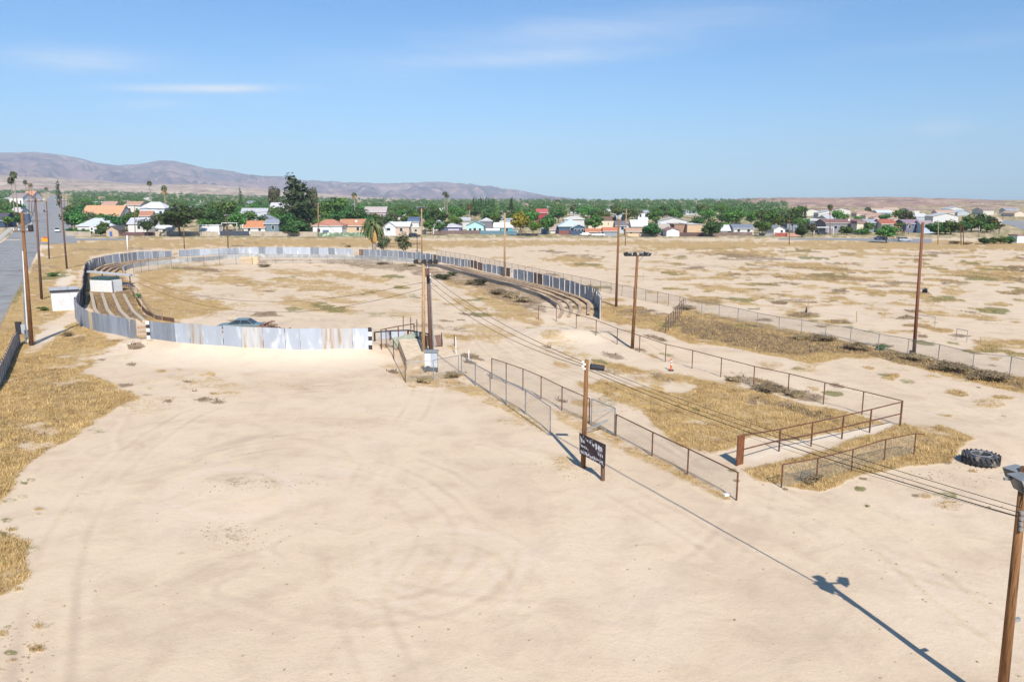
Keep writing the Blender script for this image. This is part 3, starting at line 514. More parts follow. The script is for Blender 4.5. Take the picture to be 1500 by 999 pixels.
def pipe_fence(label, bases, h, mp, group=None, mesh=True, mid=(), r=.035, rail=True, name='chain_link_fence', cat='fence', meshz=.04, bottom=False, hs=None):
    t = thing(name, bases[0], label, cat, group); o = t.location
    hs = hs or [h] * len(bases)
    for b, hh in zip(bases, hs):
        MB(o).tube((b.x, b.y, b.z - .2), (b.x, b.y, b.z + hh), r * 1.15, n=7).build('post', mp, t)
    def rails(fr, nm):
        mb = MB(o)
        for a, b, ha, hb in zip(bases[:-1], bases[1:], hs[:-1], hs[1:]): mb.tube((a.x, a.y, a.z + ha * fr), (b.x, b.y, b.z + hb * fr), r * .9, n=6)
        mb.build(nm, mp, t)
    if rail: rails(.985, 'top_rail')
    for fr in mid: rails(fr, 'middle_rail')
    if bottom: rails(.06, 'bottom_rail')
    if mesh: uvquad_mesh('wire_mesh', [(a, b, meshz, ha * .97, hb * .97) for a, b, ha, hb in zip(bases[:-1], bases[1:], hs[:-1], hs[1:])], M_chain, t)
    return t
def PL(l): return [P(*q) for q in l]
pipe_fence('galvanised chain link fence ending bare beside the signboard, running up to the enclosure', PL([(676, 549), (696.5, 565), (718, 578), (741.5, 592), (769.7, 607), (806, 634.5)]), 1.8, M_galv, r=.038)
pipe_fence('dark posted chain link fence behind the signboard, farther than its galvanised twin', PL([(720.5, 555), (741.5, 562.5), (766, 572), (792.5, 584.5), (823, 601.4), (863, 621)]), 1.8, M_rust, r=.035)
pipe_fence('low rusty chain link fence running from the open gate down to the bare sand', PL([(902, 639.5), (955, 668), (1007, 694.6), (1078.7, 732.6)]), 1.5, M_rust, r=.04)
pipe_fence('long rusty pipe fence from the bleachers past the floodlight pole to the pen corner', PL([(789, 468), (815, 471), (844, 481), (873, 491.6), (904, 504.6), (936.6, 516), (974.6, 530), (1013.6, 540), (1055.6, 552.4), (1103.6, 566), (1154, 578), (1206, 592.4), (1262.4, 607), (1319, 622.5)]), 1.7, M_rust, mesh=False, r=.036, name='pipe_rail_fence')
# the pen lane: two fences facing each other
bs = PL([(1079, 682.4), (1141, 661), (1188, 653.6), (1233, 643), (1273.6, 633.6), (1318, 623.5)])
hs_ = [post_h(x, y, b) for (x, y), b in zip([(1080, 638), (1142, 628), (1191, 618), (1235.4, 608.6), (1276, 599), (1320.6, 588)], bs)]
t = pipe_fence('rusty pipe pen fence ending in a wide rusted steel panel', bs, 1.7, M_rust, mesh=False, mid=(.5,), r=.045, name='pipe_rail_fence', hs=hs_)
b0 = P(1079, 682.4); b1 = P(1087.5, 679.5)
MB(t.location).box(((b0.x + b1.x) / 2, (b0.y + b1.y) / 2, b0.z + hs_[0] * .5), ((b1 - b0).length, .07, hs_[0] * .96), rz=math.atan2(b1.y - b0.y, b1.x - b0.x)).build('end_panel', mat('orange_rust', (.20, .075, .03), var=.35, vs=2.5, col2=(.12, .05, .03), f2=.55, s2=3), t)
MB(t.location).tube((b1.x, b1.y, b1.z), (b1.x, b1.y, b1.z + hs_[0]), .05).build('post', M_rust, t)
t = pipe_fence('low rusty fence with wire mesh on the near side of the pen lane', PL([(1144.4, 714), (1195.6, 704), (1247, 690), (1295, 674), (1338.6, 665)]), 1.3, M_rust, r=.036)
e = t.location; q = P(1338.6, 665); q2 = P(1352, 667)
MB(e).tube((q.x, q.y, q.z + 1.28), (q2.x, q2.y, q2.z + 1.3), .035).build('top_rail', M_rust, t)
Fb = resample(PL([(640, 376), (700, 387), (732, 394), (784, 406), (840, 418), (893, 430), (957, 443), (1003, 455)]), 3.3)
pipe_fence('long chain link fence behind the oval, left of the short crossing fence', Fb, 1.75, M_rust, r=.028)
Fb = [Fb[-1]] + PL([(1027.6, 461), (1053, 466), (1080.5, 472), (1109, 479.5), (1140.7, 486), (1173.3, 491), (1208.4, 498), (1245, 504), (1286, 514), (1329, 522), (1373.7, 531), (1424, 545), (1478.5, 551), (1530, 565), (1590, 580)])
pipe_fence('long chain link fence between the golden brush strip and the open lot', Fb[0:], 1.75, M_galv, r=.03)
g0, g1 = P(975, 488), P(1000.5, 456.5); gp = [g0.lerp(g1, k / 8) for k in range(9)]; gp = [Vector((p.x, p.y, T(p.x, p.y))) for p in gp]
tg = pipe_fence('short crossing fence of closely set posts above the golden brush', gp, 1.8, M_rust, r=.04)
pipe_fence('chain link fence around the inside rim of the oval, far left curve', resample(PL([(196, 402), (222, 396.5), (240, 394), (275, 392), (316, 389), (378, 387)]), 3.6), 2.6, M_rust, r=.03)
pipe_fence('fine chain link fence on the far inner rim of the oval', resample(PL([(378, 387), (450, 386), (520, 386), (560, 387), (600, 389)]), 4.0), 1.5, M_rust, r=.02)
pipe_fence('broken inner rim fence beside the bleachers with leaning posts', PL([(188, 428), (202, 434), (209, 446), (216, 458), (226, 467), (238, 470)]), 1.3, M_woodlight, r=.05)
# gate leaf that closes the gap behind the signboard
g0, g1 = P(866, 623), P(900, 638.5); gh = 1.85
t = thing('metal_gate', g0, 'chain link gate leaf with pale crossed braces behind the brown pole', 'gate'); o = t.location
for b in (g0, g1): MB(o).tube(b, (b.x, b.y, b.z + gh), .04).build('gate_post', M_galv, t)
MB(o).tube((g0.x, g0.y, g0.z + gh), (g1.x, g1.y, g1.z + gh), .032).build('top_rail', M_galv, t); MB(o).tube((g0.x, g0.y, g0.z + .1), (g1.x, g1.y, g1.z + .1), .032).build('bottom_rail', M_galv, t)
MB(o).tube((g0.x, g0.y, g0.z + .9), (g1.x, g1.y, g1.z + gh), .025).tube((g0.x + .1, g0.y, g0.z + .2), (g1.x, g1.y, g1.z + gh), .025).build('brace', M_whitepaint, t)
uvquad_mesh('wire_mesh', [(g0, g1, .1, gh, gh)], M_chain, t)
gm = P(884, 633)
for dx, dy in ((-1.6, -.6), (-1.5, .3)):
    MB(o).tube((gm.x + .3, gm.y + .1, gm.z + .8), (gm.x + dx, gm.y + dy, gm.z + .02), .04).build('prop', M_galv, t)
# left foreground fence: grey upright sheets beside the road
fl = PL([(-60, 640), (-25, 598), (2, 562), (12, 540), (22, 514), (30, 503)])
t = thing('sheet_fence', fl[0], 'low fence of weathered grey sheets beside the dry verge at the left edge', 'fence'); o = t.location
rp = resample(fl, 1.35)
for i, (a, b) in enumerate(zip(rp[:-1], rp[1:])):
    c = (a + b) / 2; an = math.atan2(b.y - a.y, b.x - a.x); MB(o).box((c.x, c.y, c.z + .72), ((b - a).length - .06, .05, 1.45), rz=an).build('panel', M_wallconc, t)
    MB(o).box((a.x, a.y, a.z + .8), (.09, .09, 1.6), rz=an).build('post', M_wooddark, t)
# ------------------------------------------------------------------ sheet metal walls of the oval
def side_of(a, b):   # unit normal pointing to the inside of the oval
    ctr = P(430, 430); d = Vector((b.x - a.x, b.y - a.y, 0)).normalized(); n = Vector((-d.y, d.x, 0)); return n if n.dot(ctr - a) > 0 else -n
def sheet_wall(label, base, tops, step, mats, posts='in', postm=None, seed=0, jag=.05, skip=()):
    rd = random.Random(seed); bp = PL(base); hh = [post_h(x, y, b) for (x, y), b in zip(tops, bp)]
    L = [0]
    for a, b in zip(bp[:-1], bp[1:]): L.append(L[-1] + math.hypot(b.x - a.x, b.y - a.y))
    n = max(1, round(L[-1] / step)); pts = []
    for i in range(n + 1):
        s = L[-1] * (i + (rd.uniform(-.22, .22) if 0 < i < n else 0)) / n; x = float(np.interp(s, L, [p.x for p in bp])); y = float(np.interp(s, L, [p.y for p in bp])); pts.append((Vector((x, y, T(x, y))), float(np.interp(s, L, hh))))
    t = thing('sheet_metal_wall', pts[0][0], label, 'wall'); o = t.location
    for i in range(n):
        if i in skip: continue
        (a, ha), (b, hb) = pts[i], pts[i + 1]; m = mats(i, n, rd); nrm = side_of(a, b); j1 = rd.uniform(-jag, jag); lean = rd.uniform(-.09, .07); d = (b - a) * .012
        a = a + d; b = b - d; th = nrm * .03
        vs = [];
        for q in (Vector((0, 0, 0)), th):
            vs += [a + q + Vector((0, 0, -.15)), b + q + Vector((0, 0, -.15)), b + q + nrm * lean + Vector((0, 0, hb + j1)), a + q + nrm * lean + Vector((0, 0, ha + j1))]
        MB(o).add(vs, [(0, 1, 2, 3), (7, 6, 5, 4), (0, 4, 5, 1), (1, 5, 6, 2), (2, 6, 7, 3), (3, 7, 4, 0)]).build('panel', m, t)
    if posts:
        for i, (a, ha) in enumerate(pts):
            b = pts[min(i + 1, n)][0] if i < n else pts[i - 1][0]; nrm = side_of(a, b) * (.09 if posts == 'in' else -.06)
            ln = rd.uniform(-.12, .12)
            MB(o).bar((a.x + nrm.x, a.y + nrm.y, a.z - .1), (a.x + nrm.x + ln * .3, a.y + nrm.y, a.z + ha * rd.uniform(.92, 1.04)), .10).build('post', postm or M_whitepaint, t)
    return t
def mx(*w_):
    tot = sum(a for a, _ in w_)
    def f(i, n, rd):
        r = rd.random() * tot
        for a, m in w_:
            r -= a
            if r <= 0: return m
        return w_[-1][1]
    return f
M_postpale = mat('pale_post', (.55, .52, .47), var=.2)
sheet_wall('long front wall of pale streaked sheet metal with rust stains below the parked sedan', [(218, 496), (266, 502.5), (300, 505), (360, 509.5), (434, 513), (500, 513), (544, 511)], [(217, 470.5), (266, 474), (300, 476), (360, 479), (434, 481.5), (500, 482), (545, 481)], 2.1,
           lambda i, n, rd: [M_sheet, M_sheet, M_sheetpale, M_sheetrust, M_sheetpale, M_sheetpale, M_sheetrust, M_sheetpale, M_sheetpale, M_sheetpale, M_sheetrust, M_sheetpale][i % 12], posts=None, seed=1, jag=.05)
sheet_wall('curved blue grey sheet metal wall by the bleachers with one plywood sheet', [(110, 466), (116, 474), (122, 478), (140, 484.5), (148, 486.5), (170, 490), (186, 493.5), (201, 496)], [(106.5, 437), (113, 444), (121, 450), (140, 458), (148, 460), (170, 463.5), (186, 466), (201, 468.5)], 1.55,
           lambda i, n, rd: M_ply if i == round(n * .42) else (M_sheetrust if i == n - 1 else M_sheet), posts=None, seed=2, jag=.015)
sheet_wall('dark leaning sheet metal wall at the left end of the bleachers, beside the white shed', [(111, 464), (118, 455), (123, 447), (124, 430), (125, 415), (126, 405), (128, 400)], [(107, 437), (112, 428), (117, 420), (118.5, 405), (119, 395), (119.5, 389), (121, 384)], 2.2, mx((1, M_sheet)), posts='in', postm=M_black, seed=3)
sheet_wall('back wall of grey sheet panels with pale posts around the far left curve of the oval', [(128, 400), (133, 396.5), (138, 393), (154, 387), (176, 385), (200, 381), (230, 378.5), (252, 376.5)], [(121, 384), (128, 381.5), (136, 379), (154, 375), (176, 372), (202, 369), (230, 368), (252, 367.6)], 2.3, mx((4, M_sheet), (1, M_sheetpale)), posts='in', postm=M_postpale, seed=4)
sheet_wall('pale sheet metal back wall along the far straight of the oval', [(262, 376), (300, 374.5), (330, 373.5), (378, 372), (450, 372.5), (518, 373.5)], [(262, 366.5), (300, 365), (330, 363.8), (378, 362.3), (450, 362.3), (518, 364.3)], 2.6, mx((3, M_sheetpale), (2, M_sheet), (.5, M_sheetrust)), posts='in', postm=M_postpale, seed=6)
sheet_wall('blue grey sheet metal back wall with brown rusted panels on the right curve of the oval', [(526, 374), (586, 377.5), (628, 381.5), (642, 384), (670, 389), (700, 395), (730, 402), (748, 406)], [(526, 365), (586, 367.5), (628, 372), (642, 374), (670, 378), (700, 384), (730, 389.5), (748, 393)], 2.2, lambda i, n, rd: (M_brownsheet if .72 < i / n < .80 or i / n > .96 else (M_brownsheet if rd.random() < .1 else M_sheet)), posts='in', postm=M_postpale, seed=7, jag=.08)
sheet_wall('sheet metal back wall on the right, curling in at its near end beside the tall poles', [(752, 408), (766, 411), (796, 418), (832, 428), (850, 434), (868, 441), (876, 449), (880, 458), (880, 468)], [(752, 393.5), (766, 396), (796, 403), (824, 410), (846, 416), (866, 421), (878, 427), (884, 432), (886, 437)], 2.2, lambda i, n, rd: (M_brownsheet if rd.random() < .2 else M_sheet), posts='in', postm=M_postpale, seed=8, jag=.1)
# checkered end posts of the front wall
def check_post(px, pyb, pyt, label, flip=0):
    b = P(px, pyb); h = post_h(px, pyt, b); t = thing('marker_board', b, label, 'marker'); o = t.location
    for k in range(5):
        MB(o).box((b.x, b.y - .08, b.z + h * (k + .5) / 5), (.34, .06, h / 5 - .004)).build('white_square' if (k + flip) % 2 else 'black_square', M_whitepaint if (k + flip) % 2 else M_black, t)
    return t
check_post(543, 511.5, 479.5, 'black and white checkered board at the right end of the front wall')
check_post(218.5, 496.5, 470, 'black and white checkered board at the left end of the front wall', 1)
# inner wall and bench rows
def ring_wall(label, base, h, m, w=.22, name='retaining_wall', cat='wall'):
    pts = resample(PL(base), 1.5); t = MB(pts[0])
    for a, b in zip(pts[:-1], pts[1:]):
        t.bar((a.x, a.y, a.z + h / 2 - .15), (b.x, b.y, b.z + h / 2 - .15), w, h + .3)
    return tag(t.build(name, m, loc=pts[0]), label, cat)
ring_wall('pale concrete inner wall curving round the far side of the oval', [(182, 402), (180, 398.5), (184, 395), (194, 392.5), (215, 389.5), (240, 387), (280, 383.5), (330, 379), (380, 377.5), (450, 378), (518, 379.5), (560, 381), (606, 385)], .95, M_wallconc)
ring_wall('dark grey inner wall along the weedy right curve of the oval', [(606, 385), (636, 391), (680, 402), (720, 414), (760, 425), (790, 435), (805, 443), (816, 452)], .6, mat('dark_rail_wall', (.20, .18, .165), var=.4, vs=1, col2=(.30, .25, .2), f2=.55), w=.12)
ring_wall('low dark steel rail along the near edge of the left bleachers', [(190, 416), (196, 432), (204, 447), (214, 460), (230, 468), (255, 472)], .5, M_wooddark, w=.12)
def benches(label, outer, inner, rows, m, seg=None, h=.35):
    a = resample(PL(outer), 1.0); b = resample(PL(inner), 1.0); n = 60
    def at(l, t): f = t * (len(l) - 1); i = min(int(f), len(l) - 2); return l[i].lerp(l[i + 1], f - i)
    t = thing('bleachers', at(a, .5), label, 'bleachers'); o = t.location
    for fr in rows:
        mb = MB(o); pr = None
        for k in range(n + 1):
            p = at(a, k / n).lerp(at(b, k / n), fr); p = Vector((p.x, p.y, T(p.x, p.y) + h / 2 + (1 - fr) * .25))
            if pr is not None: mb.bar(pr, p, .42, h)
            pr = p
        mb.build('bench', m, t)
    return t
M_bench = mat('bench_wood', (.42, .30, .20), var=.25, vs=1.5, col2=(.36, .27, .2), f2=.58, s2=1)
benches('near section of the left bleachers, four pale concrete rows behind the curved wall', [(126, 434), (128, 444), (130, 458), (140, 474)], [(192, 434), (199, 446), (208, 460), (226, 474)], (.12, .36, .6, .84), M_conc)
benches('far section of the left bleachers, rows curving away beyond the canopy', [(136, 399), (146, 393), (170, 388), (205, 384), (252, 380)], [(176, 402), (182, 397), (200, 393), (240, 388), (300, 382)], (.1, .32, .54, .76), M_bench)
benches('right bleachers, rows curving beside the blue grey back wall', [(620, 384), (690, 396), (750, 410), (815, 425), (850, 437), (866, 447), (866, 462)], [(640, 391), (700, 406), (760, 424), (800, 438), (816, 448), (818, 458), (812, 468)], (.08, .35, .62, .88), M_bench, h=.12)
# ------------------------------------------------------------------ utility poles
def pole(label, base, top, r=.16, m=None, group='wooden utility poles around the lot', name='utility_pole', cat='utility pole', hmax=None):
    b = P(*base) if not isinstance(base, Vector) else base
    tp = above(top[0], top[1], b.y); t = thing(name, b, label, cat, group)
    MB(b).tube((b.x, b.y, b.z - .3), tp, r, r * .72, n=12).build('shaft', m or M_wood, t, smooth=True)
    return t, b, tp
def crossarm(t, b, tp, dz, L, az=0, ins=True, m=None):
    c = Vector((tp.x, tp.y, tp.z - dz)); d = Vector((math.cos(az), math.sin(az), 0)); s = d.cross(Vector((0, 0, 1))) * .16
    a = MB(b).bar(c - d * L / 2 + s, c + d * L / 2 + s, .10, .13).build('crossarm', m or M_wooddark, t)
    if ins:
        for f in (-.46, -.2, .2, .46):
            p = c + d * L * f + s; MB(b).tube(p + Vector((0, 0, .06)), p + Vector((0, 0, .26)), .05, .035, n=6).build('insulator', M_whitepaint, t)
def floodlight(t, b, p, yaw, sz=.55, m=None, tilt=-.6):
    """a box flood lamp with a tapering back, its lens facing yaw"""
    m3 = Matrix.Translation(p - b) @ Matrix.Rotation(yaw, 4, 'Z') @ Matrix.Rotation(tilt, 4, 'X'); s = sz
    vs = [(-s / 2, s * .45, -s * .4), (s / 2, s * .45, -s * .4), (s / 2, s * .45, s * .4), (-s / 2, s * .45, s * .4), (-s * .22, -s * .4, -s * .2), (s * .22, -s * .4, -s * .2), (s * .22, -s * .4, s * .2), (-s * .22, -s * .4, s * .2)]
    mb = MB(); mb.add([m3 @ Vector(v) for v in vs], [(4, 5, 6, 7), (0, 4, 7, 3), (1, 2, 6, 5), (3, 7, 6, 2), (0, 1, 5, 4), (0, 3, 2, 1)])
    f = mb.build('floodlight', m or M_lampgrey, t)
    vs2 = [(x * .86, s * .452 + .012, z * .86) for x, _, z in vs[:4]]
    MB().add([m3 @ Vector(v) for v in vs2] + [m3 @ (Vector(v) - Vector((0, .02, 0))) for v in vs2], [(0, 3, 2, 1), (4, 5, 6, 7), (0, 1, 5, 4), (1, 2, 6, 5), (2, 3, 7, 6), (3, 0, 4, 7)]).build('lens', M_glass, f)
def can(t, b, p, r=.25, h=.8, m=None):
    mb = MB(b).tube(p, p + Vector((0, 0, h)), r, n=14); c = mb.build('transformer', m or M_lampgrey, t, smooth=False)
    MB(b).tube(p + Vector((0, 0, h)), p + Vector((0, 0, h + .06)), r * 1.06, n=14).tube(p + Vector((r * .4, 0, h)), p + Vector((r * .4, 0, h + .22)), .05, n=6).build('bushing', M_wallconc, c)
# near left transformer pole with conduits and meter boxes
t, b, tp = pole('tall transformer pole with pale conduits and meter boxes near the road at left', (46.5, 506), (32, 311), r=.2)
crossarm(t, b, tp, 1.9, 2.0, .1)
can(t, b, tp + Vector((.55, -.1, -1.0)), .28, .85, mat('transformer_blue', (.07, .10, .16), var=.1)); can(t, b, tp + Vector((.75, -.05, -1.85)), .24, .6, M_black)
for dx, r_ in ((-.28, .06), (-.42, .05), (-.55, .04)):
    up = b.lerp(tp, .80 + dx * .3); MB(b).tube((b.x + dx, b.y - .12, b.z + .3), (up.x + dx * .5, up.y - .12, up.z), r_, n=7).build('conduit', M_galv if r_ < .06 else M_whitepaint, t)
for dx, dz, w_, h_ in ((-.95, 1.9, .55, 1.3), (-.42, 1.8, .45, .95), (-.15, 1.3, .3, .8)):
    MB(b).box((b.x + dx, b.y - .3, b.z + dz), (w_, .25, h_)).build('meter_box', [M_galv, M_wallconc, M_black][int(abs(dx * 3)) % 3], t)
t, b, tp = pole('brown utility pole left of the white shed', (61, 438.5), (51.5, 289), r=.19, m=M_wooddark); crossarm(t, b, tp, .6, 2.6, .15)
t, b, tp = pole('reddish utility pole standing in front of the wide road', (72, 379), (68, 295), r=.18, m=M_wooddark)
t, b, tp = pole('leaning utility pole beside the road, nearest to the far left wall curve', (98, 394), (89, 291), r=.2, m=M_wooddark); crossarm(t, b, tp, .5, 2.2, .3)
for px_, d_, yt, lb in ((94, 480, 285, 'right of the road beyond the cinder block wall'), (99, 640, 287, 'farther along the right side of the road'), (42.5, 520, 268, 'reddish, between the two left palms and the road'), (46.5, 560, 268, 'reddish, just left of the dark street tree')):
    t, b, tp = pole('distant pole ' + lb, D(px_, d_), (px_, yt), r=.22, m=M_wood); crossarm(t, b, tp, .6, 2.4, .2, ins=False)
t, b, tp = pole('thin brown pole in front of the tan shed fence left', (198, 345), (197, 300), r=.16)
t, b, tp = pole('grey topped pole in front of the big shade tree', (270, 365), (269, 332), r=.16, m=M_wood)
t, b, tp = pole('red brown pole with a small lamp cluster behind the far back wall', (334, 363.5), (333, 316), r=.17, m=M_rust)
for k, yw in enumerate((2.2, 3.1, 4.0)): floodlight(t, b, tp + Vector(((k - 1) * .75, 0, .1)), yw, .6, M_lampgrey)
MB(b).bar(tp + Vector((-.9, 0, -.1)), tp + Vector((.9, 0, -.1)), .08).build('crossarm', M_wooddark, t)
t, b, tp = pole('pale pole beside the tiled roof houses', (466, 346.5), (466, 297), r=.17, m=M_woodlight); crossarm(t, b, tp, .8, 2.2, 0)
t, b, tp = pole('pale floodlight pole behind the far wall, near the olive bushes', (618, 372), (617.5, 305), r=.2, m=M_woodlight)
MB(b).bar(tp + Vector((-1.6, 0, -.2)), tp + Vector((1.6, 0, -.2)), .12).build('crossarm', M_wooddark, t)
for k in range(5): floodlight(t, b, tp + Vector(((k - 2) * .7, 0, .15)), 3.14 + (k - 2) * .3, .6, M_lampgrey)
for k in range(9): MB(b).bar(b.lerp(tp, .45 + k * .06) + Vector((-.4, -.1, 0)), b.lerp(tp, .45 + k * .06) + Vector((.4, -.1, 0)), .05).build('step', M_galv, t)
t, b, tp = pole('short dark pole just left of the far floodlight pole', (611, 369), (611, 342), r=.13, m=M_wooddark)
t, b, tp = pole('pale brown pole rising behind the right back wall gap', (739, 405), (739.5, 312), r=.2, m=M_woodlight)
MB(b).bar(tp + Vector((-.8, 0, -.2)), tp + Vector((.8, 0, -.2)), .12).build('crossarm', M_wooddark, t)
for k in range(2): floodlight(t, b, tp + Vector(((k * 2 - 1) * .65, 0, .15)), 3.14 + (k - .5), .6, M_lampgrey)
t, b, tp = pole('tall brown pole behind the right end of the back wall', (902.5, 449), (906.5, 322), r=.19)
MB(b).bar(tp + Vector((-.7, 0, -.1)), tp + Vector((.7, 0, -.1)), .1).build('crossarm', M_wooddark, t)
for k in range(2): floodlight(t, b, tp + Vector(((k * 2 - 1) * .55, 0, .2)), 3.14 + (k - .5), .55, M_black)
t, b, tp = pole('brown floodlight pole rising beside the long rusty fence, wide lamp row on top', (926, 510.5), (933.8, 374), r=.18)
MB(b).bar(tp + Vector((-1.25, .1, -.05)), tp + Vector((1.25, .1, -.05)), .1, .12).build('crossarm', M_wooddark, t)
for k, x in enumerate((-1.1, -.7, -.25, .3, .75, 1.1)): floodlight(t, b, tp + Vector((x, 0, .16)), 3.14 + x * .7, .42, [M_black, M_lampgrey][k % 2])
MB(b).bar(tp + Vector((0, 0, -.8)), tp + Vector((.6, .1, -.1)), .06).build('brace', M_galv, t)
t, b, tp = pole('pale double armed pole in front of the tan roofed houses', (916, 360), (917.5, 306), r=.19, m=M_woodlight); crossarm(t, b, tp, .4, 2.4, .1); crossarm(t, b, tp, 1.8, 2.0, .1); crossarm(t, b, tp, 5, 1.8, .1)
t, b, tp = pole('tall reddish pole standing in the fence line on the right', (1338.5, 522), (1352, 326), r=.17, m=mat('red_pole_wood', (.20, .08, .048), var=.3, vs=4, stretch=(6, 6, .4), col2=(.14, .07, .045), f2=.55, s2=3))
c = b.lerp(tp, .52); MB(b).bar(c + Vector((-.1, 0, 0)), c + Vector((.55, -.1, -.1)), .06).build('bracket', M_galv, t); floodlight(t, b, c + Vector((.6, -.1, -.2)), 2.6, .45, M_black)
MB(b).tube((b.x - .35, b.y, b.z), (b.x - .35, b.y, b.z + .6), .12).build('meter_box', M_black, t)
for (bx, by, tx, ty, lb, m_) in ((1156, 359, 1156.8, 322, 'brown pole at the red board fence', M_wood), (1216, 345.5, 1216, 311, 'thin brown pole beside the pale carport', M_wood), (1374, 358, 1374.5, 327, 'thin pole right of the silver car', M_woodlight), (1408, 359, 1407.5, 331, 'left one of the twin red poles', M_rust), (1411.5, 359, 1411, 331, 'right one of the twin red poles', M_rust), (1434, 348, 1434.5, 331, 'short pale pole in front of the green thicket', M_galv), (1331, 344, 1331, 326, 'short pale pole left of the blue grey duplex', M_woodlight), (1469, 322, 1469, 308, 'distant dark pole above the curved street', M_wooddark), (1486, 320, 1486, 305, 'distant pale pole near the curved street', M_woodlight)):
    t, b, tp = pole(lb, (bx, by), (tx, ty), r=.15, m=m_)
    if ty < 330: crossarm(t, b, tp, .5, 1.8, .2, ins=False)
t, b, tp = pole('thin white topped marker post in front of the tan shed', (187, 369), (186, 345), r=.2, m=M_whitepaint, name='marker_post', cat='post', group=None)
# paired poles at the enclosure
t, b, tp = pole('left one of the paired poles at the enclosure, pale and carrying floodlights', (620, 530), (620.5, 383), r=.19, m=M_woodlight)
A16 = tp.copy()
MB(b).bar(tp + Vector((-.7, 0, -.1)), tp + Vector((1.2, 0, -.1)), .1).build('crossarm', M_wooddark, t)
for x in (-.65, .1, .65, 1.15): floodlight(t, b, tp + Vector((x, -.1, .02)), 2.7, .42, M_black)
for k in range(3): MB(b).bar(b.lerp(tp, .55 + k * .12) + Vector((-.3, -.1, 0)), b.lerp(tp, .55 + k * .12) + Vector((.3, -.1, 0)), .05).build('step', M_galv, t)
t, b, tp = pole('right one of the paired poles at the enclosure, dark with a conduit', (631.5, 523), (626.5, 390), r=.2, m=M_wooddark); B16 = tp.copy()
can(t, b, tp + Vector((-.1, -.3, -.9)), .25, .75, M_wooddark)
for k in range(5): MB(b).tube(tp + Vector((.25 + .03 * k, -.2, -.8 - k * .32)), tp + Vector((.25 + .03 * k, -.2, -.65 - k * .32)), .07, n=7).build('insulator', M_whitepaint, t)
MB(b).tube((b.x + .26, b.y - .05, b.z), (tp.x + .2, tp.y - .05, tp.z - 1), .06).build('conduit', M_galv, t)
# signboard pole
t, b, tp = pole('brown pole with a dark transformer standing at the weathered signboard', (854, 684.5), (859.5, 527), r=.15); C17 = tp.copy()
c = tp + Vector((.22, 0, -.38)); MB(b).tube(c, c + Vector((.75, .1, -.12)), .17, n=12).build('transformer', M_black, t)
for k in range(4): MB(b).tube(tp + Vector((-.28 + .1 * (k % 2), -.1, -.12 - .13 * k)), tp + Vector((-.16 + .1 * (k % 2), -.1, -.10 - .13 * k)), .06, n=7).build('insulator', M_whitepaint, t)
# right foreground pole
bR = P(1466, 1040)
t, b, tp = pole('tall rust brown pole at the right edge of the picture with floodlights', bR, (1501.5, 684), r=.15); D18 = tp.copy()
MB(b).bar(tp + Vector((-.55, 0, -.35)), tp + Vector((.75, .1, -.35)), .07).build('crossarm', M_lampgrey, t)
floodlight(t, b, above(1487, 689, b.y + .3), 1.9, .42, M_lampgrey, -.5); floodlight(t, b, above(1504, 703, b.y - .2), 1.6, .62, M_lampgrey, -.5)
floodlight(t, b, tp + Vector((.7, 0, -.2)), 4.0, .40, M_lampgrey, -.5); floodlight(t, b, tp + Vector((.75, .45, -.45)), 4.4, .40, M_lampgrey, -.5)
for k in range(4): MB(b).tube(above(1496 - k * .3, 745 + k * 8, b.y) + Vector((-.10, -.16, 0)), above(1496 - k * .3, 750 + k * 8, b.y) + Vector((-.10, -.16, 0)), .055, n=8).build('insulator', M_lampgrey, t)
MB(b).path([above(1499, 715, b.y) + Vector((-.05, -.1, 0)), above(1498, 738, b.y) + Vector((-.12, -.14, 0)), above(1492, 752, b.y) + Vector((-.1, -.15, 0)), above(1486, 750, b.y) + Vector((0, -.15, 0))], .012).build('cable', M_wire, t)
MB(b).bar(b.lerp(tp, .38), b.lerp(tp, .38) + Vector((.35, .1, .03)), .09).build('bracket', M_lampgrey, t)
# ------------------------------------------------------------------ wires
def wire(label, a, b, sag, r=.014, group='power lines strung between the poles', n=24):
    mb = MB(a); mb.path([a.lerp(b, i / n) - Vector((0, 0, 4 * sag * (i / n) * (1 - i / n))) for i in range(n + 1)], r, n=5)
    return tag(mb.build('power_line', M_wire, loc=a), label, 'power line', group)
ins18 = [above(1492, y, bR.y) + Vector((-.02, -.1, 0)) for y in (741, 749, 755)]
for k, nm in enumerate(('uppermost', 'middle', 'lowest')):
    wire(nm + ' black wire from the paired poles down to the signboard pole', B16 + Vector((.3, -.2, -.9 - k * .55)), C17 + Vector((-.25, -.1, -.08 - k * .14)), .55 + k * .12, r=.017)
    wire(nm + ' thick black wire from the signboard pole to the right edge pole', C17 + Vector((.15, -.1, -.25 - k * .16)), ins18[k], .22 + k * .05, r=[.011, .011, .017][k])
wire('thin grey wire hanging below the black wires at the right edge pole', C17 + Vector((.1, -.1, -.9)), above(1491, 757, bR.y), .35, r=.006)
wire('upper slack wire crossing the oval towards the paired poles', P(192, 432) + Vector((0, 0, 3.4)), A16 + Vector((-.1, 0, -1.9)), 3.0, r=.018, n=40)
wire('lower slack wire crossing the oval towards the paired poles', P(205, 446) + Vector((0, 0, 3.2)), A16 + Vector((-.1, 0, -2.5)), 3.2, r=.018, n=40)
p1 = above(36, 330, P(46.5, 506).y); p2 = above(52, 292, P(61, 438.5).y); p3 = above(89, 294, P(98, 394).y)
wire('wire from the transformer pole to the pole left of the white shed', p1, p2, .8, r=.03)
wire('high wire along the row of houses at left', above(197, 302, P(198, 345).y), above(466, 300, P(466, 346.5).y), 3.5, r=.07)
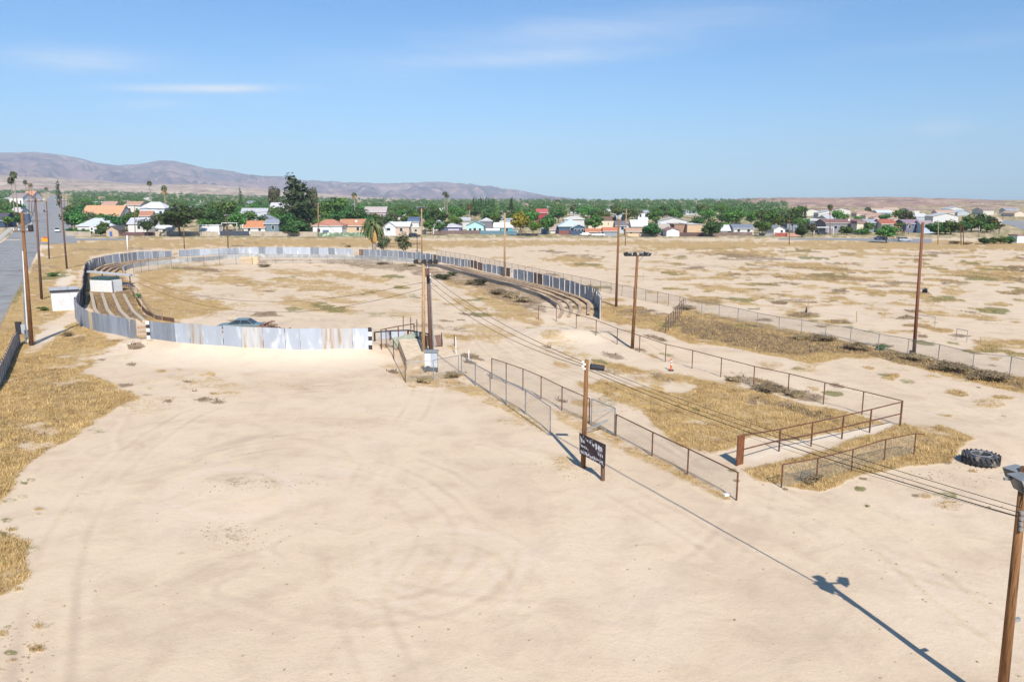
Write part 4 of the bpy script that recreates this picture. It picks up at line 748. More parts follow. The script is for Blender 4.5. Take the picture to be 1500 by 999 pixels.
wire('high wire along the row of houses at centre', above(466, 300, P(466, 346.5).y), above(916, 307, P(916, 360).y), 5, r=.07, n=40)
wire('high wire along the row of houses at right', above(917, 308, P(916, 360).y), above(1216, 313, P(1216, 345.5).y), 3, r=.07)
# ------------------------------------------------------------------ signboard
b0, b1 = P(854.5, 685), P(883, 703.5); an = math.atan2(b1.y - b0.y, b1.x - b0.x)
t = thing('signboard', b1, 'black weathered signboard with flaking illegible white paint on wooden legs', 'sign'); o = t.location
MB(o).tube(b1 - Vector((0, 0, .2)), above(883.5, 655, b1.y), .12, .11, n=9).build('leg', M_wooddark, t)
c1 = above(848.5, 634, b0.y - .35); c2 = above(886.5, 651.5, b1.y - .32); c3 = above(885.5, 683.5, b1.y - .32); c4 = above(849, 664, b0.y - .35)
nrm = (c2 - c1).cross(c4 - c1).normalized() * .05
M_board = mat('black_board', (.045, .03, .035), rough=.7, var=.2)
MB(o).add([c1, c2, c3, c4, c1 + nrm, c2 + nrm, c3 + nrm, c4 + nrm], [(0, 1, 2, 3), (7, 6, 5, 4), (0, 4, 5, 1), (1, 5, 6, 2), (2, 6, 7, 3), (3, 7, 4, 0)]).build('board', M_board, t)
# flaking letters: broken pale strokes in rows
mb = MB(o); rd = random.Random(5); fr_n = (nrm.normalized() if nrm.y < 0 else -nrm.normalized()) * .056
if nrm.y < 0: base_off = fr_n * 1.05
else: base_off = -nrm.normalized() * .006
def onb(u, v): return c1.lerp(c2, u).lerp(c4.lerp(c3, u), v) + base_off
def stroke(u0, v0, u1, v1, wd):
    n = 6
    for i in range(n):
        if rd.random() < .12: continue
        a = onb(u0 + (u1 - u0) * i / n, v0 + (v1 - v0) * i / n); b_ = onb(u0 + (u1 - u0) * (i + .9) / n, v0 + (v1 - v0) * (i + .9) / n)
        d = (b_ - a).normalized(); s = d.cross(nrm.normalized()) * wd * rd.uniform(.5, 1.1) / 2
        mb.add([a - s, b_ - s, b_ + s, a + s], [(0, 1, 2, 3)])
for row, (v0, v1, cnt) in enumerate(((.14, .42, 8), (.50, .66, 13), (.76, .95, 12))):
    for i in range(cnt):
        u = .05 + .9 * i / cnt; du = .7 / cnt
        for k in range(4): stroke(u + rd.uniform(0, du), v0 + rd.uniform(0, .1), u + rd.uniform(0, du), v1 - rd.uniform(0, .1), .065 + .04 * (row == 0))
for k in range(150):
    u, v = rd.random() * .96 + .02, rd.random() * .94 + .03; stroke(u, v, u + rd.uniform(-.02, .02), v + rd.uniform(-.04, .04), .05)
mb.build('lettering', mat('flaking_white', (.66, .66, .70), var=.3, vs=8), t)
# ------------------------------------------------------------------ tractor tyre
tb = P(1436, 678)
t = thing('tractor_tyre', tb, 'huge black tractor tyre lying flat on the sand', 'tyre')
R0, R1, hh = .93, .40, .58; prof = [(R1, .12), (R1 + .04, .02), (R0 * .80, 0), (R0 * .95, .08), (R0, .2), (R0, hh - .2), (R0 * .95, hh - .08), (R0 * .78, hh), (R1 + .10, hh - .03), (R1, hh - .10), (R1, .12)]
mb = MB(); n = 40; vs = [(r_ * math.cos(2 * math.pi * i / n), r_ * math.sin(2 * math.pi * i / n), z) for i in range(n) for r_, z in prof]; k = len(prof)
mb.add(vs, [(i * k + j, ((i + 1) % n) * k + j, ((i + 1) % n) * k + j + 1, i * k + j + 1) for i in range(n) for j in range(k - 1)]); mb.build('casing', M_tyre, t, smooth=True)
for up in (0, 1):
    mb = MB()
    for i in range(22):
        a = 2 * math.pi * (i + up * .5) / 22; a2 = a + .16; z0, z1 = (.05, hh * .52) if not up else (hh * .48, hh - .02)
        p = Vector((R0 * math.cos(a) * 1.01, R0 * math.sin(a) * 1.01, z0 if not up else z1)); q = Vector((R0 * math.cos(a2) * 1.01, R0 * math.sin(a2) * 1.01, z1 if not up else z0)); mb.bar(p, q, .09, .06)
    mb.build('tread', M_tyre, t)
mb = MB(); n = 28; mb.add([((R1 + .13 + dr) * math.cos(2 * math.pi * i / n), (R1 + .13 + dr) * math.sin(2 * math.pi * i / n), hh - .02 + dz) for i in range(n) for dr, dz in ((-.03, 0), (0, .03), (.03, 0))], [(i * 3 + j, ((i + 1) % n) * 3 + j, ((i + 1) % n) * 3 + j + 1, i * 3 + j + 1) for i in range(n) for j in range(2)]); mb.build('bead', mat('dusty_rubber', (.26, .26, .27), var=.2), t, smooth=True)
# ------------------------------------------------------------------ traffic delineator, stakes, goal frame
cb = P(982.8, 543); t = thing('traffic_delineator', cb, 'orange and white traffic delineator on a black base beside the rusty fence', 'delineator')
M_or = mat('safety_orange', (.75, .16, .05), var=.1)
MB().tube((0, 0, 0), (0, 0, .09), .27, .24, n=8).build('base', M_black, t); MB().tube((0, 0, .09), (0, 0, 1.1), .09, .06, n=10).build('tube', M_or, t)
for z in (.55, .8): MB().tube((0, 0, z), (0, 0, z + .12), .084, .08, n=10).build('band', M_whitepaint, t)
M_pvc = mat('grey_plastic_pipe', (.34, .34, .34), var=.1)
g = [P(1369, 479.5), P(1416, 501.5), P(1343, 476), P(1400, 498)]; t = thing('goal_frame', g[0], 'thin grey pipe goal frame standing on the open lot right of the tall reddish pole', 'goal frame'); o = t.location; hh = 1.25
for q in g[:2]: MB(o).tube(q, q + Vector((0, 0, hh)), .04).build('upright', M_pvc, t)
MB(o).tube(g[0] + Vector((0, 0, hh)), g[2] + Vector((0, 0, hh)), .04).tube(g[1] + Vector((0, 0, hh)), g[3] + Vector((0, 0, hh)), .04).build('side_bar', M_pvc, t)
MB(o).tube(g[2] + Vector((0, 0, hh)), g[2], .03).tube(g[3] + Vector((0, 0, hh)), g[3], .03).build('rear_upright', M_pvc, t)
for (x, y0, y1, lb) in ((1255, 472, 456, 'thin wooden stake in the open lot left of the tall reddish pole'), (1184, 455, 438, 'thin wooden stake in the open lot behind the golden brush'), (943, 410, 399, 'thin stake in the open lot right of the tall brown pole'), (1437, 502, 494, 'short stubby stake right of the goal frame')):
    b = P(x, y0); tp = above(x, y1, b.y); tag(MB(b).bar(b - Vector((0, 0, .1)), tp, .07).build('stake', M_woodlight, loc=b), lb, 'stake')
b = P(1181, 458); t = thing('bollard', b, 'small dark stubby bollard beside a thin stake in the open lot', 'bollard'); MB().tube((0, 0, 0), (0, 0, .75), .16, .07, n=8).build('post_body', M_black, t)
# ------------------------------------------------------------------ enclosure with the sand filled ramp block
ql = PL([(596, 543), (623, 531), (613, 511), (584, 512)])
def extr(name, pts, h, m, parent=None, off=None, z0=-.3, label=None, cat=None):
    off = off or pts[0]; n = len(pts); mb = MB(off); mb.add([p + Vector((0, 0, z0)) for p in pts] + [p + Vector((0, 0, (h[i] if isinstance(h, list) else h))) for i, p in enumerate(pts)], [tuple(range(n))[::-1], tuple(range(n, 2 * n))] + [(i, (i + 1) % n, n + (i + 1) % n, n + i) for i in range(n)])
    return mb.build(name, m, parent, loc=None if parent else off)
M_sandblk = mat('sand_block', (.62, .49, .34), var=.2, vs=2, rough=.95, bumpv=.4, bs=4)
t = thing('ramp_block', ql[0], 'sand filled concrete ramp block inside the fenced enclosure', 'ramp'); o = ql[0]
extr('block', ql, [.95, .95, 1.05, 1.05], M_sandblk, t, o)
gw = PL([(576, 510), (614, 506), (614.5, 505), (576.5, 509)])
t = thing('panel_wall', gw[0], 'pale green weathered board wall behind the ramp block', 'wall'); extr('board', gw, [1.0, 1.35, 1.35, 1.0], mat('pale_green_board', (.38, .42, .33), var=.25, col2=(.5, .46, .36), f2=.55), t, gw[0])
pipe_fence('chain link fence wrapping the ramp block with bent top wire', PL([(566, 509), (577, 527), (594, 560)]) , 1.9, M_rust, r=.035)
pipe_fence('front chain link fence of the enclosure in the tall dry grass', PL([(594, 560), (635, 557), (672, 549)]), 1.75, M_galv, r=.03)
fb = PL([(559, 512), (584, 506), (607, 502)]); pipe_fence('rusty pipe gate frame beside the checkered board', fb, 2.0, M_rust, mesh=False, r=.05, name='pipe_gateway', cat='gate frame', bottom=False)
fb = PL([(549, 500), (572, 498), (598, 497), (628, 503)]); pipe_fence('dark low guard rail behind the pipe gate frame', fb, 1.0, M_black, mesh=False, r=.09, name='guard_rail', cat='rail')
wl = PL([(556, 497), (592, 494), (592.3, 493), (556.3, 496)]); t = thing('low_panel', wl[0], 'pale low sheet panel behind the guard rail', 'panel'); extr('sheet', wl, .8, M_sheetpale, t, wl[0])
for x, y0, y1, lb in ((591, 492, 462, 'leftmost of three dark posts behind the pipe gate frame'), (602, 494, 465, 'middle of three dark posts behind the pipe gate frame'), (611, 496, 468, 'rightmost of three dark posts behind the pipe gate frame'), (647.5, 508, 487, 'dark post right of the paired poles'), (668, 519, 493, 'pale thin post with a twin beside it right of the paired poles'), (666, 507, 490, 'white short post right of the dark post'), (687, 530, 513, 'leaning pale post between the enclosure and the fences')):
    b = P(x, y0); tag(MB(b).tube(b - Vector((0, 0, .1)), above(x - .5, y1, b.y), .05, n=7).build('post', M_wooddark if 'dark' in lb else M_whitepaint, loc=b), lb, 'post')
bl = P(633, 505); t = thing('curved_sheet', bl, 'brown curled metal sheet standing right of the paired poles', 'sheet'); mb = MB()
arcp = [(1.1 * math.cos(a), .9 * math.sin(a)) for a in np.linspace(-2.6, -.2, 9)]
for (x0, y0), (x1, y1) in zip(arcp[:-1], arcp[1:]): mb.bar((x0, y0, .55), (x1, y1, .6), .05, 1.15)
mb.build('panel', M_brownsheet, t)
for k, (x, y) in enumerate(((611, 502), (616, 507))):
    b = P(x, y); t = thing('stacked_tyres', b, ['dark tyre stack nearest the pipe frame behind the ramp block', 'dark tyre stack nearest the paired poles'][k], 'tyres')
    for j in range(4): MB().tube((0, 0, j * .24 + .01), (0, 0, j * .24 + .23), .45, n=14).build('tyre', M_tyre, t)
b = P(632, 545); t = thing('electrical_cabinet', b, 'pale grey electrical cabinet in front of the paired poles', 'cabinet')
z = .45; MB().box((0, 0, z + .72), (1.15, .6, 1.35)).build('housing', M_sheetpale, t); MB().box((0, -.02, z + 1.46), (1.3, .75, .12)).build('lid', M_lampgrey, t)
MB().box((-.28, -.315, z + .7), (.5, .03, 1.1)).build('door', M_whitepaint, t); MB().box((.29, -.315, z + .7), (.5, .03, 1.1)).build('door', M_sheetpale, t); MB().box((-.25, -.34, z + .12), (.3, .02, .12)).build('vent', M_black, t)
for x in (-.5, .5): MB().box((x, 0, z / 2), (.12, .5, z)).build('leg', M_black, t)
# ------------------------------------------------------------------ sheds and canopy in the oval
def box_at(name, c, d, m, t, rz=0): return MB().box(c, d, rz).build(name, m, t)
a, b_ = P(77.5, 456), P(112, 452.5); an = .57; wdt = 3.25; hA = post_h(77, 428, a)
t = thing('white_shed', a, 'white windowless shed with a flat grey roof outside the leaning wall', 'shed', rz=an)
box_at('wall', (wdt / 2, 1.8, hA / 2 - .1), (wdt, 3.6, hA + .2), M_whitepaint, t); MB().box((wdt / 2, 1.9, hA + .12), (wdt + .3, 4.1, .16), rx=.03).build('roof', mat('shed_roof', (.42, .42, .43), var=.2, col2=(.36, .24, .22), f2=.56, s2=.6), t)
box_at('fascia', (wdt / 2, -.17, hA + .08), (wdt + .3, .04, .26), M_black, t); box_at('stain', (wdt * .35, -.004, hA * .45), (.8, .008, .9), mat('faint_scrawl', (.6, .58, .58), var=.3, vs=6), t)
a, b_ = P(133, 427), P(165, 428.5); wdt = (b_ - a).length; an = math.atan2(b_.y - a.y, b_.x - a.x); hA = 1.9
t = thing('announcer_booth', a, 'small white booth with a dark green tarp roof among the bleacher rows', 'booth', rz=an)
box_at('wall', (wdt / 2, 1.1, hA / 2 - .1), (wdt, 2.2, hA + .2), M_wallconc if False else M_whitepaint, t); MB().box((wdt * .45, 1.2, hA + .25), (wdt * .86, 2.3, .5)).build('roof', mat('green_tarp', (.05, .085, .085), var=.2), t); box_at('corner_post', (wdt + .06, .05, hA / 2), (.12, .12, hA), M_galv, t)
a, b_ = P(129, 413), P(190, 418); pa = above(127, 399.5, a.y); pb = above(190, 405, b_.y)
t = thing('canopy_frame', a, 'pale flat canopy beam on posts spanning the left bleachers', 'canopy'); o = a
up = Vector((0, 1.0, .0)); MB(o).add([pa, pb, pb + up, pa + up] + [q + Vector((0, 0, .3)) for q in (pa, pb, pb + up, pa + up)], [(3, 2, 1, 0), (4, 5, 6, 7), (0, 1, 5, 4), (1, 2, 6, 5), (2, 3, 7, 6), (3, 0, 4, 7)]).build('roof', mat('canopy_sheet', (.50, .51, .52), var=.15), t)
for f in (.02, .35, .68, .98):
    q = pa.lerp(pb, f); g_ = T(q.x, q.y + .3); MB(o).bar((q.x, q.y + .3, g_ - .1), (q.x, q.y + .3, q.z + .02), .14).build('post', M_wooddark, t)
b = P(184, 424); t = thing('tarp', b, 'crumpled dark blue tarp on a low frame beside the canopy', 'tarp'); mb = MB(); n = 8
vs = [((i / n - .5) * 2.6, (j / n - .5) * 1.8, .5 + .35 * math.sin(i * 1.3) * math.cos(j * 1.7) * .6 + .4 * (1 - abs(i / n - .5) * 2)) for j in range(n + 1) for i in range(n + 1)]
mb.add(vs, [(j * (n + 1) + i, j * (n + 1) + i + 1, (j + 1) * (n + 1) + i + 1, (j + 1) * (n + 1) + i) for j in range(n) for i in range(n)]); s_ = mb.build('sheet', mat('blue_tarp', (.03, .05, .11), var=.2, rough=.5), t, smooth=True)
md = s_.modifiers.new('thick', 'SOLIDIFY'); md.thickness = .03
for x in (-1.1, 1.1): MB().bar((x, 0, 0), (x, 0, .55), .08).build('leg', M_wooddark, t)
for i, (x0, y0, x1, y1) in enumerate(((166, 428, 190, 425), (192, 428, 208, 456))):
    a = P(x0, y0); b_ = P(x1, y1); mb = MB(a); mb.bar(a + Vector((0, 0, .9)), b_ + Vector((0, 0, .9)), .1); tt = tag(mb.build('handrail', M_woodlight, loc=a), ['pale handrail from the booth towards the blue tarp', 'pale handrail from the blue tarp down to the bleacher end'][i], 'handrail')
    for f in (0, .5, 1): q = a.lerp(b_, f); MB(a).bar(q, q + Vector((0, 0, .9)), .08).build('post', M_woodlight, tt)
for i, (px_, py_, r_) in enumerate(((207, 430, 0), (210, 444, .5))): pass
# scrap boards in the gap of the front wall
b = P(209, 497); t = thing('board_barrier', b, 'stacked pale boards closing the gap between curved and front walls', 'barrier')
for k, z in enumerate((.3, .75, 1.2)): MB().bar((-.45, 0, z), (.55, .1, z + .05 * k), .06, .2).build('board', M_woodlight, t)
# ------------------------------------------------------------------ cars
M_tyreb = mat('car_tyre', (.03, .03, .033), var=.1); M_rim = mat('wheel_rim', (.45, .45, .46), var=.05, metal=.6, rough=.4)
def car(label, loc, rz, paint, kind='sedan', L=4.7, W=1.8, H=1.42, group=None, name=None):
    t = thing(name or {'sedan': 'parked_car', 'pickup': 'pickup_truck', 'van': 'van', 'suv': 'parked_car'}[kind], loc, label, {'pickup': 'truck', 'van': 'van'}.get(kind, 'car'), group, rz)
    if kind == 'sedan': body = [(-.5, .32), (-.495, .62), (-.40, .66), (-.20, .69), (.24, .67), (.47, .58), (.5, .45), (.5, .28), (.39, .2), (-.40, .2)]; cab = [(-.36, .66), (-.22, .97), (.06, 1.0), (.26, .66)]
    elif kind == 'suv': body = [(-.5, .3), (-.495, .62), (-.3, .64), (.24, .62), (.48, .54), (.5, .4), (.5, .25), (.39, .18), (-.4, .18)]; cab = [(-.48, .63), (-.44, .97), (.06, 1.0), (.26, .62)]
    elif kind == 'van': body = [(-.5, .25), (-.5, .62), (.30, .60), (.46, .45), (.5, .35), (.5, .2), (.39, .15), (-.4, .15)]; cab = [(-.5, .61), (-.49, .98), (.16, 1.0), (.36, .59)]
    else: body = [(-.5, .3), (-.5, .60), (-.02, .60), (.22, .60), (.47, .54), (.5, .42), (.5, .25), (.39, .2), (-.4, .2)]; cab = [(-.04, .60), (-.02, .98), (.12, 1.0), (.25, .60)]
    body = [(x * L, z * H) for x, z in body]; cab = [(x * L, z * H) for x, z in cab]
    mb = MB(); n = len(body)
    for yy, kk in ((-W / 2, 1), (W / 2, 1)): pass
    mb.add([(x, s * W / 2, z) for s in (-1, 1) for x, z in body], [tuple(range(n)), tuple(range(n, 2 * n))[::-1]] + [(i + n, (i + 1) % n + n, (i + 1) % n, i) for i in range(n)])
    bo = mb.build('body', paint, t); bv = bo.modifiers.new('bevel', 'BEVEL'); bv.width = .07; bv.segments = 2
    ins = .13; mb = MB(); cs_ = []
    for s in (-1, 1):
        for i, (x, z) in enumerate(cab): top = z > H * .85; cs_.append((x, s * (W / 2 - (ins + .12 if top else ins * .4)), z))
    k = 4; mb.add(cs_, [tuple(range(k)), tuple(range(k, 2 * k))[::-1]] + [(i + k, (i + 1) % k + k, (i + 1) % k, i) for i in range(k)]); cb_ = mb.build('glasshouse', M_glass, t); bv = cb_.modifiers.new('bevel', 'BEVEL'); bv.width = .03
    (xa, za), (xb, zb) = cab[1], cab[2]; MB().box(((xa + xb) / 2, 0, max(za, zb) - .005), (abs(xb - xa) + .06, W - 2 * ins - .1, .05)).build('roof', paint, t)
    for s in (-1, 1):
        pl = MB(); 
        for f in (0.02, .5, .98):
            xt = xa + (xb - xa) * f; x0 = cab[0][0] + (cab[3][0] - cab[0][0]) * f; pl.bar((x0, s * (W / 2 - ins * .4 + .004), za * .0 + cab[0][1]), (xt, s * (W / 2 - ins - .12 + .006), max(za, zb) - .02), .06)
        pl.build('pillar', paint, t)
    if kind == 'pickup':
        MB().box((-.27 * L, 0, .605 * H), (.43 * L, W - .25, .02)).build('bed', M_black, t)
    for sx in (-.3, .32):
        for s in (-1, 1):
            r_ = .34; wl_ = MB().tube((sx * L, s * (W / 2 - .18), r_), (sx * L, s * (W / 2 + .015), r_), r_, n=16).build('wheel', M_tyreb, t); MB().tube((sx * L, s * (W / 2 + .01), r_), (sx * L, s * (W / 2 + .03), r_), r_ * .6, n=12).build('rim', M_rim, wl_)
    for s in (-1, 1):
        MB().box((L * .492, s * W * .36, .48 * H), (.08, .34, .12)).build('headlight', M_whitepaint, t); MB().box((-L * .495, s * W * .38, .52 * H), (.06, .26, .12)).build('tail_light', mat('tail_red', (.4, .02, .02), var=.05), t)
    return t
def paint(n, c, metal=.3): return mat('paint_' + n, c, rough=.3, metal=metal, var=.05, spec=.5)
gp_ = P(352, 485.5)
car('dull teal grey sedan parked behind the front sheet wall', gp_, math.pi + .05, paint('teal_grey', (.17, .23, .245)), L=5.0, H=1.45, W=1.85)
b = P(392, 486); t = thing('scrap_pile', b, 'heap of rusty scrap wood and pipes beside the teal grey sedan', 'scrap pile'); mb = MB(); rd = random.Random(3)
for k in range(90):
    a = rd.uniform(0, 6.28); x = rd.gauss(0, 1.0); y = rd.gauss(0, .7); z = max(.05, 1.15 - abs(x) * .5 - abs(y) * .5) * rd.random() + .05; l = rd.uniform(.3, .9); e_ = rd.uniform(-.35, .35)
    mb.bar((x - math.cos(a) * l, y - math.sin(a) * l, max(.03, z - e_ * l)), (x + math.cos(a) * l, y + math.sin(a) * l, z + e_ * l), rd.uniform(.04, .13))
mb.build('lumber', mat('scrap_wood', (.20, .11, .075), var=.5, vs=2, col2=(.3, .24, .2), f2=.55), t)
gr_ = 'cars parked along the houses'
car('white pickup truck in front of the cream two storey building', P(876, 346.5), 0.0, paint('white', (.72, .72, .72), 0), 'pickup', L=5.6, H=1.8, W=1.95, group=gr_)
car('grey low pickup parked left of the white pickup', P(858, 346), 0.05, paint('grey', (.35, .36, .37)), 'sedan', L=5.0, group=gr_)
car('dark sedan seen beside the pale trailer', P(607, 348), .6, paint('dark', (.03, .035, .05)), 'suv', L=4.4, H=1.8, group=gr_)
car('silver station wagon in front of the bare grey shrub', P(1325, 354), 0, paint('silver', (.5, .52, .54)), 'suv', L=4.7, H=1.6, group=gr_)
car('dark blue car half hidden by the green street tree', P(1290, 351.5), 0, paint('blue', (.05, .07, .13)), 'sedan', group=gr_)
car('dark car under the edge of the pale carport', P(1205, 344), 0.1, paint('maroon', (.05, .04, .06)), 'sedan', group=gr_)
car('white car parked left of the green street tree in the yard', P(752, 341), 2.9, paint('white', (.7, .7, .7), 0), 'sedan', group=gr_)
rdz = math.atan2(dirv.y, dirv.x)
car('white van driving towards the camera at right side of the road', P(84, 340), rdz + math.pi, paint('white', (.7, .7, .7), 0), 'van', L=5.2, H=2.0, W=1.95)
car('white car at the right kerb farther up the road', P(91.5, 324), rdz, paint('white', (.7, .7, .7), 0), 'suv', H=1.7)
car('red car driving up the wide road', P(64, 310.5), rdz, paint('red', (.25, .05, .06)), 'sedan')
car('dark car parked at the left kerb of the wide road', P(56, 303.5), rdz, paint('dark', (.03, .035, .05)), 'suv', H=1.7)
car('black car parked at the far left kerb of the wide road', P(60.5, 298.5), rdz, paint('dark', (.03, .035, .05)), 'suv', H=1.7)
car('silver sedan parked in the left yard near the edge of the picture', P(14, 328), .5, paint('silver', (.5, .52, .54)), 'sedan')
# orange road sign
b = P(66, 357); t = thing('road_sign', b, 'orange road work sign on a stand at the street corner', 'sign'); MB().box((0, 0, 1.25), (2.2, .05, 1.3)).build('panel', mat('sign_orange', (.85, .33, .02), var=.05), t); MB().box((.3, 0, 2.1), (1.2, .05, .5)).build('flag', mat('sign_red', (.6, .08, .03), var=.05), t)
for x in (-.5, .5): MB().bar((x, .1, 0), (x * .5, 0, 1.9), .06).build('leg', M_galv, t)
b0, b1 = P(353, 386), P(379, 385.5); t = thing('board_bank', b0, 'tan plywood bank boards at the far inner rim of the oval', 'panel'); extr('board', [b0, b1, b1 + Vector((0, .8, 0)), b0 + Vector((0, .8, 0))], 1.5, M_ply, t, b0)
# ------------------------------------------------------------------ houses
def wallm(c): return mat('wall_%03d_%03d_%03d' % tuple(int(q * 999) for q in c), c, rough=.9, var=.08, vs=1)
def roofm(c): return mat('roof_%03d_%03d_%03d' % tuple(int(q * 999) for q in c), c, rough=.9, var=.22, vs=1.2, stretch=(1, 3, 3))
M_trim = mat('trim_white', (.68, .68, .66), var=.05)
def house_parts(t, w, d, he, hr, kind, wc, rc, wins=(), door=None, ov=.45, th=.14, vent=False):
    wm = wallm(wc); rm = roofm(rc)
    if kind == 'gy': MB().prism([(-w / 2, -.6), (w / 2, -.6), (w / 2, he), (0, hr - th * 1.3), (-w / 2, he)], d, 0).build('wall', wm, t)
    elif kind == 'gx':
        m = Matrix.Rotation(-math.pi / 2, 4, 'Z'); mb = MB(); prof = [(0, -.6), (d, -.6), (d, he), (d / 2, hr - th * 1.3), (0, he)]; n = 5
        mb.add([(-w / 2, y, z) for y, z in prof] + [(w / 2, y, z) for y, z in prof], [tuple(range(n))[::-1], tuple(range(n, 2 * n))] + [(i, (i + 1) % n, (i + 1) % n + n, i + n) for i in range(n)]); mb.build('wall', wm, t)
    else: MB().box((0, d / 2, (he - .6) / 2), (w, d, he + .6)).build('wall', wm, t)
    mb = MB()
    if kind == 'gy':
        sl_ = (hr - he) / (w / 2)
        for s in (-1, 1):
            a = Vector((s * (w / 2 + ov), 0, he - sl_ * ov)); c = Vector((0, 0, hr)); vs = []
            for y in (-ov, d + ov):
                for q, dz in ((a, 0), (c, 0), (c, -th), (a, -th)): vs.append((q.x, y, q.z + dz))
            mb.add(vs, [(0, 1, 2, 3), (7, 6, 5, 4), (0, 4, 5, 1), (1, 5, 6, 2), (2, 6, 7, 3), (3, 7, 4, 0)])
    elif kind == 'gx':
        sl_ = (hr - he) / (d / 2)
        for s in (0, 1):
            ya = -ov if s == 0 else d + ov; a = (ya, he - sl_ * ov); c = (d / 2, hr); vs = []
            for x in (-w / 2 - ov, w / 2 + ov):
                for (y, z), dz in ((a, 0), (c, 0), (c, -th), (a, -th)): vs.append((x, y, z + dz))
            mb.add(vs, [(0, 1, 2, 3), (7, 6, 5, 4), (0, 4, 5, 1), (1, 5, 6, 2), (2, 6, 7, 3), (3, 7, 4, 0)])
    elif kind == 'hip':
        r_ = min(w, d) / 2 * .9; x0, x1, y0, y1 = -w / 2 - ov, w / 2 + ov, -ov, d + ov
        rr = max(0.01, w / 2 - r_) if w >= d else .01; ry = 0 if w >= d else (d / 2 - r_)
        vs = [(x0, y0, he), (x1, y0, he), (x1, y1, he), (x0, y1, he), (-rr, d / 2 - ry, hr), (rr, d / 2 + ry, hr)]
        vs2 = [(x, y, he - th) for x, y, z in vs[:4]]
        mb.add(vs + vs2, [(0, 1, 5, 4), (1, 2, 5), (2, 3, 4, 5), (3, 0, 4), (6, 7, 1, 0), (7, 8, 2, 1), (8, 9, 3, 2), (9, 6, 0, 3), (9, 8, 7, 6)])
    else:
        mb.box((0, d / 2, he + .06), (w + .3, d + .3, .12))
        if hr > he + .2:
            for c, dd in (((0, -.12, (he + hr) / 2 + .06), (w + .3, .2, hr - he)), ((0, d + .12, (he + hr) / 2 + .06), (w + .3, .2, hr - he)), ((-w / 2 - .05, d / 2, (he + hr) / 2 + .06), (.2, d - .1, hr - he)), ((w / 2 + .05, d / 2, (he + hr) / 2 + .06), (.2, d - .1, hr - he))): mb.box(c, dd)
    rf = mb.build('roof', rm, t)
    if vent: MB().box((w * .15, d * .3, (he + hr) / 2 + .35), (.9, .9, .9)).build('rooftop_unit', M_whitepaint, rf)
    if kind in ('gx', 'hip'): MB().box((0, -ov - .02, he - (0 if kind == 'hip' else (hr - he) / (d / 2) * ov) - .12), (w + 2 * ov, .03, .2)).build('fascia', M_trim, rf)
    for fx, fw, z0, z1 in wins:
        f = MB().box((fx * w, -.03, (z0 + z1) / 2), (fw, .06, z1 - z0)).build('window', M_trim, t); MB().box((fx * w, -.065, (z0 + z1) / 2), (fw - .2, .02, z1 - z0 - .2)).build('pane', M_glass, f)
    if door is not None:
        f = MB().box((door[0] * w, -.03, door[2] / 2), (door[1], .06, door[2])).build('door', wallm(door[3]), t); MB().box((door[0] * w + door[1] * .35, -.07, door[2] / 2), (.08, .04, .12)).build('handle', M_black, f)
HOUSES = []
def house(label, x0, x1, yb, ye, yt, kind, wc, rc, d=9, wins=(), door=None, Y=None, name='house', cat='house', rz=0, vent=False, group=None):
    """x0..x1, eave and ridge rows in the photograph; Y distance for houses whose foot is hidden"""
    if Y is None: a = P((x0 + x1) / 2, yb)
    else: a = D((x0 + x1) / 2, Y)
    dep = a.y * cp + (CAMH - a.z) * sp; w_ = (x1 - x0) * dep / FPX; he = above(x0, ye, a.y).z - a.z
    yy = a.y + (d / 2 if kind in ('gx', 'hip') else 0); hr = above(x0, yt, yy).z - a.z
    he = max(he, .8 if he < 1 else 1); hr = max(hr, he + (.1 if kind == 'flat' else .6))
    t = thing(name, a, label, cat, group, rz); ww = [(fx, fw, z0 * he, z1 * he) for fx, fw, z0, z1 in wins]
    house_parts(t, w_ * .97, d, he, hr, kind, wc, rc, ww, door, vent=vent); HOUSES.append((project(a.x, a.y, a.z)[0], a.y, label)); return t
W3 = ((-.3, 1.4, .4, .8), (.05, 1.4, .4, .8), (.32, 1.2, .4, .8)); W2 = ((-.25, 1.3, .4, .82), (.25, 1.3, .4, .82)); W1 = ((.1, 1.4, .4, .8),)
wh = (.60, .585, .56); gy_ = (.36, .37, .40); ltg = (.50, .52, .55)
house('wide pale house with light blue grey hip roof behind the hedge and block wall', 113, 167, 341, 331, 319.5, 'hip', wh, (.46, .49, .54), d=11, wins=((.2, 1.2, .5, .85), (.3, 1.2, .5, .85)), vent=True)
house('very wide house with tan orange shingle roof', 119, 177, 0, 316, 301, 'gx', wh, (.52, .30, .17), d=14, wins=W2, Y=385)
house('house with pinkish roof behind the tan orange roof', 150, 170, 0, 301, 295, 'gx', (.5, .4, .34), (.42, .26, .2), Y=470, wins=W1)
house('white two storey house with pale grey roof behind the shade tree', 206, 244, 0, 305, 296, 'hip', (.60, .63, .68), (.56, .56, .58), d=9, wins=((-.3, 1.6, .55, .85), (.02, 1.6, .55, .85), (.33, 1.6, .55, .85), (.3, 1.5, .1, .35)), Y=392)
house('low wing with small red roof in front of the two storey house', 206, 224, 0, 315, 309, 'gx', wh, (.38, .18, .12), d=4, wins=W1, Y=378)
house('pale house with brown roof left of the two storey house', 186, 208, 0, 300, 295, 'gx', wh, (.42, .26, .18), wins=W2, Y=430)
house('small grey roofed house in front of the two storey house', 188, 215, 342, 327, 319, 'gx', wh, (.44, .45, .49), d=8, wins=W1)
house('tan garage shed with dark gable trim and a blue door', 156, 174, 346.5, 336.5, 331, 'gy', (.48, .37, .27), (.10, .09, .09), d=6, door=(-.12, 1.1, 2.0, (.06, .14, .38)), name='shed', cat='shed')
